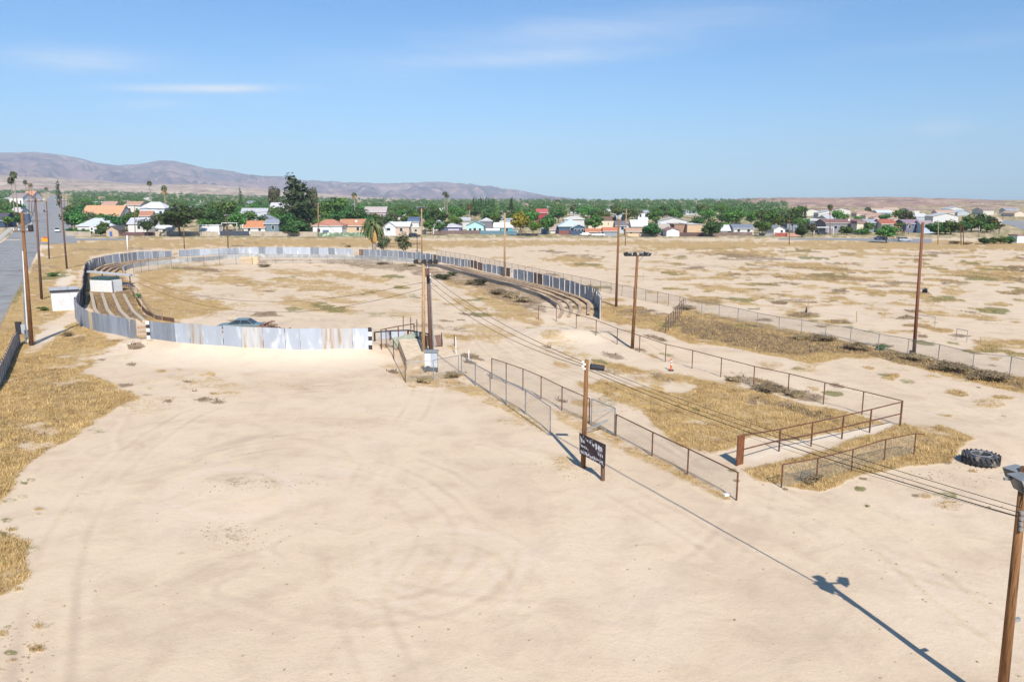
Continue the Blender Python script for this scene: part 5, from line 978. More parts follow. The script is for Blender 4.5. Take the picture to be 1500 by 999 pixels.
house('white box trailer with a dark arrow mark, left of the framed carport', 292, 322, 344, 331, 330, 'flat', (.72, .72, .72), (.7, .7, .7), d=3, name='trailer', cat='trailer')
house('white shed beneath the crown of the big shade tree', 228, 250, 345, 334, 330, 'gx', wh, (.6, .6, .6), d=5, wins=W1, name='shed', cat='shed')
house('house with bright terracotta roof and low white walls behind the block wall', 357, 389, 343, 332.5, 323.5, 'gx', wh, (.50, .215, .11), d=9, wins=W2)
house('slate blue house with white framed window beside the terracotta roof', 388, 409, 343, 327, 321, 'gx', (.16, .22, .26), (.25, .28, .33), d=9, wins=((.1, 1.3, .4, .8),))
house('dark grey roofed house behind the slate blue house', 372, 404, 0, 322, 315, 'hip', gy_, (.22, .24, .28), Y=365)
house('white house with grey roof above the terracotta roof', 352, 390, 0, 317, 305, 'gx', (.66, .65, .60), (.40, .40, .42), d=10, wins=W3, Y=392)
house('pale house with lavender roof high behind the pine', 396, 424, 0, 304, 297, 'gx', wh, (.5, .47, .52), Y=500, wins=W2)
house('white house with red brown hip roof and a carport, left of the tan roofed house', 458, 502, 345.5, 330.5, 321.5, 'hip', (.68, .67, .66), (.42, .19, .13), d=10, wins=((-.3, 1.4, .35, .7),), door=(-.06, 2.6, 2.4, (.12, .16, .22)))
house('tan house with brown tiled roof left of the date palm', 497, 534, 344, 330, 321, 'gx', (.55, .42, .28), (.42, .21, .12), d=9, wins=W2, vent=True)
house('pale mint house with white roof behind the date palm', 570, 600, 345.5, 331, 325, 'gx', (.52, .40, .32), (.58, .62, .63), d=8, wins=W1)
house('white gabled house with grey window band behind the olive bush', 562, 580, 0, 331, 325, 'gy', (.6, .62, .64), (.6, .62, .64), d=8, wins=((-.1, 1.8, .5, .8),), Y=325)
house('beige camper trailer at the edge of the field', 604, 624, 343.5, 334, 333, 'flat', (.52, .45, .36), (.6, .58, .54), d=2.6, wins=((-.25, 1.2, .4, .8), (.25, 1.0, .4, .8)), name='camper', cat='trailer')
house('white gabled house behind the dark green trees at centre', 634, 648, 0, 328, 323, 'gy', wh, (.6, .6, .6), Y=345, wins=W1)
house('house with solar panels on a blue grey roof in the trees', 598, 614, 0, 324, 318, 'gx', wh, (.10, .14, .22), Y=365)
house('low house with grey hip roof and a pale garage door', 646, 676, 343, 332.5, 327, 'hip', (.12, .14, .25), (.46, .45, .47), d=9, door=(.12, 4.8, 2.2, (.62, .56, .62)))
house('turquoise house with paired windows and a low gable', 683, 709, 341, 330, 324, 'gy', (.40, .62, .60), (.20, .38, .38), d=10, wins=((-.28, 1.2, .1, .6), (-.02, 1.4, .1, .65), (.28, 1.2, .1, .6)))
house('grey pyramid roofed house behind the turquoise house', 703, 721, 0, 324, 319, 'hip', (.2, .18, .2), (.5, .48, .48), Y=362)
house('bright teal house with a white gabled roof behind the teal fence', 724, 751, 342, 332.5, 326, 'gx', (.10, .36, .42), (.72, .71, .70), d=8, wins=((.2, 1.3, .3, .75), (-.2, 1.3, .3, .75)))
house('low white roofed lean to in front of the teal house', 713, 731, 343.5, 337, 335, 'gx', (.16, .3, .38), (.68, .68, .7), d=3, name='shed', cat='shed')
house('grey roofed house behind the yellow tree', 740, 754, 0, 326, 320, 'gx', gy_, (.36, .37, .40), Y=362)
house('blue storage shed left of the small white shed', 793, 804, 343, 336, 334, 'flat', (.14, .24, .32), (.3, .36, .4), d=3, name='shed', cat='shed')
house('small white shed with brown roof left of the blue grey roofed house', 806, 819, 342, 336, 331, 'gx', (.66, .63, .6), (.36, .28, .24), d=4, name='shed', cat='shed')
house('blue house with large pale blue hip roof', 818, 855, 343, 331.5, 321, 'hip', (.06, .12, .19), (.45, .51, .56), d=12, wins=((.02, 1.2, .3, .8),))
house('front gable wing of the blue house with three windows', 839, 857, 344, 333, 329, 'gy', (.07, .13, .19), (.46, .44, .46), d=4, wins=((-.28, 1.1, .35, .8), (.02, 1.1, .35, .8), (.3, 1.1, .35, .8)))
house('pale roofed house behind the blue house', 826, 856, 0, 321, 316, 'hip', wh, (.52, .50, .46), Y=375)
house('cream two storey flat building with brown parapet and slit windows', 861, 901, 341, 323.5, 318.5, 'flat', (.66, .56, .42), (.20, .12, .10), d=14, wins=((-.24, .5, .55, .8), (.0, .5, .62, .86), (.25, .5, .62, .86), (.47, .4, .62, .86)))
house('low building with orange tiled roof behind the grey pickup', 858, 886, 344.5, 339, 335, 'gx', (.42, .3, .22), (.42, .17, .09), d=4)
house('grey shed with orange tiled roof right of the white pickup', 884, 906, 346, 338, 333, 'gx', (.28, .32, .36), (.45, .17, .10), d=6, name='shed', cat='shed')
house('dark roofed blue house right of the cream building', 902, 918, 0, 330, 323, 'gx', (.45, .5, .56), (.14, .14, .17), Y=350, wins=W1)
house('house with brown shingle roof right of the double armed pole', 918, 938, 0, 326, 322, 'hip', wh, (.38, .2, .14), Y=362)
house('low tan roofed house with a wooden fence behind the double armed pole', 917, 946, 345, 338.5, 334, 'gx', (.45, .33, .25), (.44, .28, .19), d=6, wins=W2)
house('house with long pale sloping roof left of the dark green tree', 925, 949, 0, 331, 322, 'gx', (.5, .48, .46), (.60, .60, .60), Y=338, d=10)
house('white gabled barn with red trim in front of the tan flat building', 976, 995, 346.5, 337, 333.5, 'gy', (.68, .68, .70), (.28, .17, .15), d=10, name='barn', cat='barn')
house('brown and grey roofed house left of the white barn', 966, 982, 0, 337, 328, 'gx', (.28, .25, .24), (.40, .35, .29), Y=328, d=10)
house('pale grey roofed house behind the white barn', 970, 988, 0, 332, 326, 'gx', wh, (.55, .54, .58), Y=350)
house('tan flat roofed building with a shaded brown flank', 1006, 1028, 345, 329.5, 328.5, 'flat', (.56, .40, .26), (.5, .48, .46), d=16)
house('brown flat roofed annex of the tan building', 987, 1006, 344.5, 329.6, 328.8, 'flat', (.34, .21, .15), (.30, .22, .17), d=16)  # separate block for the shaded flank; the shade is painted as darker brown
house('house with pale grey gable roof right of the big dark tree', 1056, 1076, 344, 337, 329.5, 'gx', wh, (.54, .55, .55), d=8, wins=W1)
house('house with dark grey roof beside the pale grey gable', 1074, 1104, 0, 334, 328.5, 'gx', wh, (.18, .2, .24), Y=333, wins=W2)
house('white gabled house with grey roof left of the red board fence', 1133, 1150, 344.5, 335, 330.5, 'gy', (.70, .69, .67), (.28, .30, .33), d=9, wins=((.2, 1.1, .35, .8),))
house('dark flat roofed building right of the leaning palm shrub', 1185, 1208, 0, 324, 321, 'flat', (.12, .15, .18), (.5, .5, .5), Y=370, d=10)
house('blue grey low house behind the pole at the red fence', 1152, 1178, 0, 326, 321, 'flat', (.24, .28, .34), (.42, .44, .46), Y=365)
house('long brown roofed apartment row behind the pale carport', 1208, 1268, 0, 326.5, 321, 'gx', (.24, .22, .25), (.22, .12, .11), Y=345, d=12, wins=((-.4, 1.6, .4, .75), (-.25, 1.6, .4, .75), (-.1, 1.6, .4, .75), (.05, 1.6, .4, .75), (.2, 1.6, .4, .75)), vent=True)
house('cream end wall block of the brown roofed apartment row', 1254, 1268, 0, 328, 324, 'flat', (.66, .60, .46), (.3, .2, .18), Y=337, d=6)
house('blue grey shallow roofed house under the apartment row', 1206, 1240, 341, 333.5, 327, 'hip', (.2, .22, .25), (.24, .30, .38), d=8, wins=W1)
house('long low grey apartment row with white rooftop units', 1262, 1304, 0, 325.5, 321, 'gx', (.20, .23, .27), (.34, .35, .38), Y=352, d=12, wins=((-.3, 1.6, .4, .75), (-.1, 1.6, .4, .75), (.1, 1.6, .4, .75), (.3, 1.6, .4, .75)), vent=True)
house('cream house with red gable roof behind the bare shrub', 1290, 1312, 0, 327.5, 321, 'gx', (.62, .55, .44), (.34, .12, .08), Y=348)
house('mauve roofed duplex left of the tall reddish pole', 1326, 1352, 0, 327, 321.5, 'gx', (.14, .16, .24), (.28, .20, .24), Y=348, d=12, wins=W3)
house('pale blue gabled end house right of the tall reddish pole', 1350, 1368, 0, 330, 323, 'gx', (.42, .52, .64), (.32, .26, .26), Y=343, wins=W1)
house('white container building at the right edge behind the hedge', 1489, 1512, 356, 345.5, 344.5, 'flat', (.68, .68, .68), (.3, .2, .17), d=5, name='shed', cat='shed', wins=())
house('long white building left of the road between the palms', 16, 36, 0, 289, 283, 'gx', (.7, .68, .64), (.28, .22, .22), Y=560, d=12, wins=W3)
house('white building with orange roof left of the road', 36, 50, 0, 287, 280, 'gx', (.7, .62, .6), (.5, .26, .16), Y=580, d=12, wins=W2)
house('dark roofed house at the left edge beside the road', -20, 8, 0, 322, 312, 'gx', (.05, .07, .12), (.07, .07, .09), Y=372, d=9)
house('pale roofed low house left of the wide road', 16, 31, 0, 311, 304, 'gx', (.6, .58, .56), (.5, .46, .44), Y=430, d=9)
house('red roofed house in the trees right of the yellow tree', 786, 802, 0, 311, 306, 'gx', (.30, .05, .06), (.42, .1, .1), Y=470)
house('long pale house with grey roof in the trees behind the cream building', 934, 950, 0, 311, 308, 'gx', (.66, .66, .68), (.34, .34, .38), Y=520, wins=W2)
house('dark roofed house with white gable end in the trees near the date palm', 534, 566, 0, 310, 303, 'gx', (.42, .34, .34), (.42, .36, .34), Y=440, wins=W3)
# carports and framed structure
def carport(label, x0, x1, yb, yt, Y=None, d=6, m=M_whitepaint, frame=.18, back=None):
    a = P((x0 + x1) / 2, yb); dep = a.y * cp + (CAMH - a.z) * sp; w_ = (x1 - x0) * dep / FPX; h = above(x0, yt, a.y).z - a.z
    t = thing('carport', a, label, 'carport'); MB().box((0, d / 2, h), (w_, d, frame)).build('roof', m, t)
    for x in (-w_ / 2 + .15, w_ / 2 - .15, 0):
        for y in ((.15, d - .15) if x else (d - .15,)): MB().box((x, y, h / 2 - .1), (.2, .2, h)).build('post', m, t)
    return t
carport('white framed carport with open front behind the dark board fence', 325, 348, 343.5, 327)
carport('pale flat carport beside the thin brown pole', 1192, 1221, 343.5, 333.5)
# ------------------------------------------------------------------ yard walls and fences
def yardwall(label, pts, h, m, name='fence', cat='fence', step=2.4, rail=None, th=.12):
    pl = resample(PL(pts), step); t = thing(name, pl[0], label, cat); o = pl[0]
    if name == 'block_wall':
        mb = MB(o)
        for a, b in zip(pl[:-1], pl[1:]): c = (a + b) / 2; mb.box((c.x, c.y, c.z + h / 2 - .1), ((b - a).length + .002, th, h + .2), rz=math.atan2(b.y - a.y, b.x - a.x))
        mb.build('wall', m, t)
        for a in pl[::2]: MB(o).box((a.x, a.y, a.z + h / 2), (.42, .34, h + .12)).build('pilaster', m, t)
    else:
        rd = random.Random(len(label))
        for a, b in zip(pl[:-1], pl[1:]): c = (a + b) / 2; MB(o).box((c.x, c.y, c.z + h / 2 - .05), ((b - a).length - .1, .06, h + rd.uniform(-.06, .06)), rz=math.atan2(b.y - a.y, b.x - a.x)).build('board_panel', m, t)
        for a in pl: MB(o).box((a.x, a.y, a.z + h / 2), (.13, .13, h + .15)).build('post', m, t)
    return t
M_block = mat('cinder_block', (.44, .37, .29), var=.15, vs=1, col2=(.36, .29, .23), f2=.58, s2=.3)
yardwall('pale cinder block wall with a faded patch right of the road', [(98, 345.5), (134, 346.5)], 1.9, M_block, 'block_wall', 'wall')
yardwall('long tan block wall left of the dark board fence, beneath the shade tree', [(228, 345.5), (323, 346)], 1.8, M_block, 'block_wall', 'wall')
yardwall('tan block wall between the dark board fence and the dark green tree', [(368, 346), (466, 346.5)], 1.9, M_block, 'block_wall', 'wall')
yardwall('dark blue grey board fence in front of the framed carport', [(323, 345.5), (368, 345.5)], 2.0, mat('dark_board', (.06, .07, .10), var=.2))
yardwall('dark red weathered fence behind the thin brown pole', [(174, 346), (228, 345.5)], 1.6, mat('maroon_board', (.14, .08, .08), var=.3))
yardwall('green fence with pale diagonal slats left of the date palm', [(467, 347), (536, 346.5)], 1.7, mat('green_slats', (.16, .22, .14), var=.5, vs=.6, col2=(.42, .48, .38), f2=.55, s2=.9))
yardwall('brown board fence in front of the turquoise house', [(636, 343.5), (704, 343)], 1.7, mat('brown_board', (.17, .12, .11), var=.25))
yardwall('teal painted board fence in front of the bright teal house', [(704, 343.5), (757, 344)], 1.7, mat('teal_board', (.13, .22, .27), var=.25))
yardwall('low grey wall beneath the yellow tree', [(758, 345), (788, 345.5)], .9, M_block, 'block_wall', 'wall')
yardwall('red brown board fence left of the blue house', [(819, 344), (834, 344.2)], 2.0, mat('redbrown_board', (.24, .10, .09), var=.25))
yardwall('dark blue board fence in front of the blue house', [(834, 344.2), (852, 344.6)], 1.9, mat('navy_board', (.08, .11, .17), var=.25))
yardwall('honey coloured wooden fence under the tan roofed house', [(920, 346.4), (940, 346.5)], 1.2, M_ply)
yardwall('pink grey block wall beside the honey coloured fence', [(940, 346.6), (966, 347)], 1.3, mat('pink_wall', (.55, .44, .37), var=.12), 'block_wall', 'wall')
yardwall('dark brown board fence below the tan flat roofed building', [(996, 346.5), (1030, 346.5)], 1.7, mat('umber_board', (.12, .075, .07), var=.25))
yardwall('brown mixed board fence right of the big dark tree', [(1030, 345.8), (1102, 345.6)], 1.6, mat('greybrown_board', (.20, .145, .125), var=.4, vs=.5))
yardwall('red board fence beside the white gabled house', [(1135, 346.2), (1153, 346.4)], 1.5, mat('brick_red_board', (.36, .10, .075), var=.15))
yardwall('salmon board fence right of the brown pole', [(1153, 346.5), (1171, 346.8)], 1.5, mat('salmon_board', (.55, .32, .24), var=.2))
yardwall('grey picket fence left of the red board fence', [(1112, 345.6), (1134, 346)], 1.3, mat('grey_picket', (.34, .33, .32), var=.2))
b = P(1479, 357); t = thing('waste_bin', b, 'teal waste bin in front of the hedge at right', 'bin'); MB().box((0, 0, .6), (.9, .8, 1.2)).build('body', mat('bin_teal', (.05, .22, .24), var=.1), t); MB().box((0, 0, 1.23), (1.0, .9, .08)).build('lid', M_black, t)
b = P(134, 346.3); t = thing('yard_sign', b, 'white square yard sign with a dark printed panel above the block wall', 'sign'); MB().box((.6, -.3, 3.0), (1.7, .06, 1.8)).build('board', M_whitepaint, t); MB().box((.6, -.34, 3.0), (.8, .02, 1.0)).build('print', M_black, t)
for x in (0, 1.2): MB().box((x, -.25, 1.3), (.1, .1, 2.6)).build('leg', M_galv, t)
# ------------------------------------------------------------------ trees
L_mid = leafmat('leaf_mid', (.10, .185, .04), (.15, .24, .055)); L_dark = leafmat('leaf_dark', (.055, .12, .032), (.09, .16, .042)); L_olive = leafmat('leaf_olive', (.115, .125, .06), (.17, .17, .09))
L_bright = leafmat('leaf_bright', (.12, .20, .035), (.16, .24, .045)); L_yellow = leafmat('leaf_yellow', (.38, .32, .035), (.24, .26, .03), hue=.02); L_pine = leafmat('leaf_pine', (.045, .075, .030), (.10, .12, .045)); L_far = leafmat('leaf_far', (.085, .155, .045), (.13, .19, .06))
L_palm = leafmat('palm_green', (.085, .105, .035), (.17, .17, .07)); L_dead = leafmat('palm_dead', (.42, .24, .09), (.30, .17, .08), hue=.02, trans=.1); L_grey = leafmat('leaf_grey', (.33, .25, .14), (.44, .34, .20), hue=.02); M_bark = mat('bark', (.16, .11, .08), var=.3, vs=3); M_palmbark = mat('palm_bark', (.30, .25, .20), var=.25, vs=2, stretch=(1, 1, 5))
def leafcloud(lobes, n, size, seed, droop=0.0, shell=.5):
    """n leaf clumps (bent quads) spread through the lobes (x, y, z, rx, ry, rz)"""
    g = np.random.default_rng(seed); vol = np.array([l[3] * l[4] * l[5] for l in lobes]) ** .8; idx = g.choice(len(lobes), n, p=vol / vol.sum()); L = np.array(lobes)[idx]
    d = g.normal(size=(n, 3)); d /= np.linalg.norm(d, axis=1)[:, None]; rad = g.random(n) ** shell; c = L[:, :3] + d * L[:, 3:] * rad[:, None] * (1 + .22 * (vnoise(d[:, 0] * 3 + idx * 3, d[:, 2] * 3 + idx, seed) - .5))[:, None]
    nn = d + g.normal(size=(n, 3)) * .55 + np.array([0, 0, .35]); nn /= np.linalg.norm(nn, axis=1)[:, None]
    r = g.normal(size=(n, 3)); u = np.cross(nn, r); u /= np.linalg.norm(u, axis=1)[:, None]; v = np.cross(nn, u); s = size * (.5 + g.random(n))[:, None]
    pts = np.stack([c - u * s, c + v * s * .62 + nn * s * .12, c + u * s, c - v * s * .62], 1); return pts.reshape(-1, 3), np.arange(4 * n).reshape(-1, 4)
def tree(proto, lobes, n, size, leaf, seed, trunk=(.18, 2.5), limbs=5, height=8, label=None, cat='tree', bark=None, droop=0):
    t = bpy.data.objects.new(proto, None); COL.objects.link(t); t.empty_display_size = .3
    v, f = leafcloud(lobes, n, size, seed); npmesh('crown', v, f, leaf, parent=t)
    mb = MB(); r_, h_ = trunk; g = random.Random(seed); top = Vector((g.uniform(-.2, .2), g.uniform(-.2, .2), h_)); mb.tube((0, 0, -.3), top, r_, r_ * .7, n=8)
    for l in sorted(lobes, key=lambda q: -q[3])[:limbs]:
        m_ = top.lerp(Vector(l[:3]), .5) + Vector((0, 0, -.2)); mb.tube(top - Vector((0, 0, .1)), m_, r_ * .5, r_ * .35, n=6).tube(m_, Vector(l[:3]), r_ * .35, r_ * .12, n=5)
    mb.build('trunk', bark or M_bark, t); return t
def lobeset(w, h, z0, k, seed, flat=.8):
    g = random.Random(seed); out = [(0, 0, z0 + (h - z0) * .5, w * .30, w * .30, (h - z0) * .42)]
    for i in range(k):
        a = 6.28 * i / k + g.uniform(-.4, .4); rr = w * g.uniform(.18, .34); zz = z0 + (h - z0) * g.uniform(.28, .74); s = w * g.uniform(.14, .23)
        out.append((rr * math.cos(a), rr * math.sin(a), zz, s, s, s * flat * g.uniform(.75, 1.05)))
    return out
PROTO = {}
def mk(name, leaf, w=8, h=8, z0=1.8, k=8, n=900, size=.42, seed=1, **kw): PROTO[name] = tree('broadleaf_tree', lobeset(w, h, z0, k, seed), n, size, leaf, seed, trunk=(.2, z0 + .6), **kw)
mk('a', L_mid, seed=1, k=9); mk('b', L_dark, seed=2, k=8, w=8.5, h=8.5); mk('c', L_bright, seed=3, k=7, w=7.5, h=7); mk('y', L_yellow, seed=33, k=7, w=7.5, h=7); mk('d', L_mid, seed=4, k=10, w=10, h=9); mk('e', L_olive, seed=5, k=7, w=7, h=8); mk('f', L_dark, seed=6, k=6, w=6, h=9.5); mk('far', L_far, seed=7, k=8, w=9, h=8.5, n=600, size=.55)
def conif(name, leaf, w, h, n, seed, size=.4, tiers=9, z0=1.2):
    lob = [(random.Random(seed + i).uniform(-.15, .15) * w, random.Random(seed * 3 + i).uniform(-.15, .15) * w, z0 + (h - z0) * (i + .5) / tiers, *(2 * [w / 2 * (1 - (i / tiers) ** 2.4) * random.Random(seed * 5 + i).uniform(.75, 1.1) + .25]), (h - z0) / tiers * 1.25) for i in range(tiers)]
    PROTO[name] = tree('conifer_tree' if w > 3 else 'cypress_tree', lob, n, size, leaf, seed, trunk=(.2, h * .6), limbs=0)
conif('conifer', L_pine, 6, 14, 2600, 3, size=.34, tiers=12); conif('cypress', L_dark, 2.2, 12, 500, 4, size=.3)
def palm(name, h, crown=1.6, skirt=0.0, fr=46, seed=1, tr=.22, deadfr=0, lw=.30):
    t = bpy.data.objects.new('palm_tree', None); COL.objects.link(t); t.empty_display_size = .3; g = random.Random(seed)
    mb = MB(); mb.tube((0, 0, -.3), (.12, 0, h * .5), tr * 1.2, tr, n=8).tube((.12, 0, h * .5), (.0, .1, h), tr, tr * .8, n=8); mb.build('trunk', M_palmbark, t); tp = Vector((0, .1, h))
    def fronds(cnt, e0, e1, L, m, nm, dz=0):
        mb = MB()
        for i in range(cnt):
            a = g.uniform(0, 6.283); e = g.uniform(e0, e1); d = Vector((math.cos(a), math.sin(a), 0)); s = Vector((-d.y, d.x, 0)); l = L * g.uniform(.8, 1.1); pr = None; pts = []
            for k in range(6):
                f_ = k / 5; ee = e - f_ * f_ * 1.2; pts.append(tp + Vector((0, 0, dz)) + d * (l * f_ * math.cos(e - f_ * .6)) + Vector((0, 0, l * f_ * math.sin(ee))))
            for k in range(5):
                wd = lw * L * (.35 + .65 * math.sin(3.14 * (k + .6) / 5.4)) * .5; w2 = lw * L * (.35 + .65 * math.sin(3.14 * min(k + 1.6, 5.35) / 5.4)) * .5
                for sg in (-1, 1):
                    q = Vector((0, 0, -.25)); mb.add([pts[k], pts[k + 1], pts[k + 1] + (s * sg + q) * w2, pts[k] + (s * sg + q) * wd], [(0, 1, 2, 3)])
        return mb.build(nm, m, t)
    fronds(fr, -.25, 1.5, crown, L_palm, 'crown')
    if skirt: fronds(int(fr * 1.5), -1.35, -.75, skirt, L_dead, 'dead_fronds', -.25)
    PROTO[name] = t
palm('fan', 14, 1.5, 0, 44, 1, .2, lw=.5); palm('skirt', 13, 1.7, 3.0, 40, 2, .3, lw=.5); palm('date', 5.6, 2.9, 3.4, 90, 3, .38, lw=.20)
mkb = lambda name, leaf, seed, w=2.2, h=1.6, n=420, size=.16: PROTO.__setitem__(name, tree('shrub', lobeset(w, h, .1, 6, seed), n, size, leaf, seed, trunk=(.06, .4)))
mkb('shrub_olive', L_olive, 11, n=900, size=.12); mkb('shrub_grey', L_grey, 12, w=2.8, h=1.1, n=1500, size=.075); mkb('shrub_green', L_mid, 13); mkb('bush_big', L_olive, 14, w=5, h=5, n=1100, size=.24); mkb('bare', L_grey, 15, w=6, h=5, n=450, size=.2)
used = set()
def plant(kind, loc, sx, sz, label, cat='tree', group=None, rz=None):
    src = PROTO[kind]
    if kind in used: o = copy_tree(src)
    else: o = src; used.add(kind)
    o.location = loc; o.rotation_euler = (0, 0, random.uniform(0, 6.28) if rz is None else rz); o.scale = (sx, sx, sz); o['label'] = label; o['category'] = cat
    if group: o['group'] = group
    THINGS.append(o); return o
mk('thick', L_mid, seed=41, w=6, h=5, z0=.2, k=11, n=1500, size=.32); mk('thickdark', L_dark, seed=42, w=6, h=5, z0=.2, k=11, n=1500, size=.32)
KW = {'thick': (6, 5), 'thickdark': (6, 5), 'a': (8, 8), 'b': (8.5, 8.5), 'c': (7.5, 7), 'y': (7.5, 7), 'd': (10, 9), 'e': (7, 8), 'f': (6, 9.5), 'far': (9, 8.5), 'conifer': (6, 14), 'cypress': (2.2, 12), 'fan': (3, 15.2), 'skirt': (3.4, 14.4), 'date': (6.4, 8), 'shrub_olive': (2.2, 1.6), 'shrub_grey': (2.2, 1.1), 'shrub_green': (2.2, 1.6), 'bush_big': (5, 5), 'bare': (6, 5)}
def ptree(kind, px, yb, yt, hw, label, Y=None, cat='tree', group=None):
    """crown half width hw and top yt in photograph pixels"""
    a = P(px, yb) if Y is None else D(px, Y); dep = a.y * cp + (CAMH - a.z) * sp; wm = 2 * hw * dep / FPX; h = above(px, yt, a.y).z - a.z; kw, kh = KW[kind]
    return plant(kind, a, wm / kw, max(.2, h / kh), label, cat, group)
ptree('b', 265, 347, 296, 38, 'broad dark shade tree behind the grey topped pole')
ptree('conifer', 438, 0, 257, 27, 'tallest tree in the picture, a dense pine near the centre left', Y=352)
ptree('thickdark', 432, 346, 318, 25, 'low spreading dark green tree in front of the tall pine')
ptree('e', 401, 0, 268, 11, 'grey green eucalyptus left of the tall pine', Y=560); ptree('e', 461, 0, 269, 10, 'grey green eucalyptus just right of the tall pine', Y=520)
ptree('y', 762, 0, 308, 15, 'yellow flowering tree behind the round green tree', Y=322)
ptree('c', 781, 346, 321, 14, 'round bright green tree at the edge of the field'); ptree('a', 802, 344, 316, 15, 'green tree with yellowish flank left of the blue storage shed')
ptree('thickdark', 955, 347, 324, 18, 'dark leafy tree beside the white gabled barn'); ptree('thickdark', 1042, 347, 318, 17, 'big dark tree right of the tan flat roofed building'); ptree('a', 1117, 346, 322, 15, 'round street tree left of the white gabled house'); ptree('thickdark', 1174, 348, 326, 12, 'dark palm like shrub tree left of the pale carport')
ptree('e', 1190, 346, 325, 10, 'thin olive tree at the edge of the pale carport')
ptree('a', 1298, 356, 328, 20, 'green street tree standing in front of the grey apartment row'); ptree('bare', 1308, 353, 326, 21, 'bare grey shrubby tree behind the green street tree', cat='shrub')
ptree('thick', 1240, 344, 330, 12, 'rounded green tree under the brown roofed apartments'); ptree('thick', 1262, 344, 333, 13, 'low green hedge tree right of the rounded green tree')
ptree('a', 1272, 0, 324, 8, 'small green tree between two apartment rows', Y=335); ptree('a', 1316, 0, 324, 9, 'green tree right of the red gabled cream house', Y=340)
ptree('bush_big', 591, 371, 337, 14, 'olive green bush behind the far wall', cat='bush'); ptree('bush_big', 562, 368, 341, 13, 'grey green bush right of the date palm', cat='bush')
ptree('date', 548, 371, 313, 22, 'squat date palm with a skirt of dead orange fronds', cat='palm tree')
for i, (x, yb, yt, hw, k) in enumerate(((1372, 344, 322, 16, 'thickdark'), (1392, 344, 320, 18, 'thick'), (1408, 341, 322, 16, 'thickdark'), (1422, 340, 311, 16, 'thick'), (1436, 339, 309, 16, 'thickdark'), (1446, 341, 319, 14, 'thick'), (1384, 343, 326, 16, 'thick'), (1455, 340, 317, 10, 'thickdark'))): ptree(k, x, yb, yt, hw, 'tree in the green thicket right of the pale blue house', group='trees of the green thicket')
for i, (x, yb, yt, hw, k) in enumerate(((1442, 358, 347, 11, 'thickdark'), (1455, 357, 346, 11, 'thick'), (1466, 357, 345, 11, 'thick'), (1478, 357, 345, 11, 'thickdark'))): ptree(k, x, yb, yt, hw, 'hedge bush left of the white container building', group='hedge bushes at right', cat='bush')
for i, (x, yb, yt, hw) in enumerate(((104, 344, 332, 7), (113, 344.5, 333, 7), (123, 345, 334, 7), (131, 345, 335, 6), (147, 345.5, 332, 10), (151, 342, 322, 9))): ptree('thick' if i % 2 else 'thickdark', x, yb, yt, hw, 'clipped green hedge bush behind the block wall', group='hedge behind the block wall', cat='bush')
ptree('a', 150, 0, 311, 14, 'green dome tree in front of the tan orange roof', Y=350); ptree('b', 110, 0, 302, 16, 'dark tree between the road and the tan orange roof', Y=350); ptree('a', 192, 0, 308, 14, 'green tree between tan orange roof and two storey house', Y=352); ptree('b', 216, 346, 318, 14, 'green tree in front of the small grey roofed house')
ptree('b', 306, 0, 298, 20, 'dark tree above the white box trailer', Y=345); ptree('a', 332, 0, 290, 22, 'large green tree above the framed carport', Y=360); ptree('b', 645, 345, 322, 12, 'dark green tree left of the low hip roofed house'); ptree('a', 630, 0, 318, 12, 'green tree behind the beige camper', Y=335)
ptree('a', 490, 0, 285, 26, 'large green tree behind the red brown hip roof', Y=375); ptree('b', 520, 0, 300, 22, 'green tree above the tan house', Y=365)
# palms
for i, (k, x, yt, Y, hw, lb) in enumerate((('fan', 23, 258, 420, 5.5, 'taller palm pair member on the left with the slightly lower crown'), ('fan', 28, 249, 420, 6, 'tallest palm at the left edge of the picture'), ('fan', 42, 263, 600, 3.4, 'small distant palm beside the reddish poles'), ('fan', 48, 268, 700, 3.6, 'dark headed distant palm above the road start'), ('fan', 223, 264, 560, 4.5, 'slim palm rising behind the two storey house'), ('skirt', 244, 270, 520, 4.8, 'thick palm right of the slim palm'),
      ('skirt', 520, 281, 620, 4.2, 'palm above the tan house in the distance'), ('fan', 652, 280, 600, 5, 'forked looking palm above the centre tree belt'), ('fan', 655, 284, 600, 4.2, 'lower palm beside the forked looking palm'), ('skirt', 688, 297, 430, 5, 'palm with a thick pale trunk above the turquoise house'), ('fan', 816, 292, 700, 4, 'distant palm above the blue house'), ('skirt', 1215, 299, 480, 5.5, 'palm with a dark head before the right hills'), ('fan', 1090, 297, 700, 3.2, 'small distant palm against the right hills'),
      ('skirt', 1452, 319, 345, 8, 'left palm of the pair by the curved street'), ('skirt', 1464, 328, 335, 7.5, 'right shorter palm of the pair by the curved street'), ('fan', 839, 296, 900, 2.5, 'tiny distant palm above the blue roofs'), ('fan', 70, 274, 800, 3, 'tiny palm above the road end'))): ptree(k, x, 0, yt, hw, lb, Y=Y, cat='palm tree')
ptree('cypress', 88, 0, 265, 3.6, 'dark cypress beyond the end of the road', Y=700); ptree('cypress', 1178, 0, 300, 2.6, 'slim cypress before the right hills', Y=430); ptree('cypress', 995, 0, 298, 3, 'dark cypress above the tan flat roofed building', Y=480); ptree('cypress', 354, 0, 275, 3, 'dark cypress left of the eucalyptus', Y=600); ptree('conifer', 749, 0, 289, 4, 'dark spire tree above the teal house', Y=560)
for i in range(9): ptree('cypress', 694 + i * 3.6, 0, 288 + (i * 7 % 5), 2.4, 'cypress in the dark row above the turquoise house', Y=640 + i * 3, group='row of cypresses above the turquoise house')
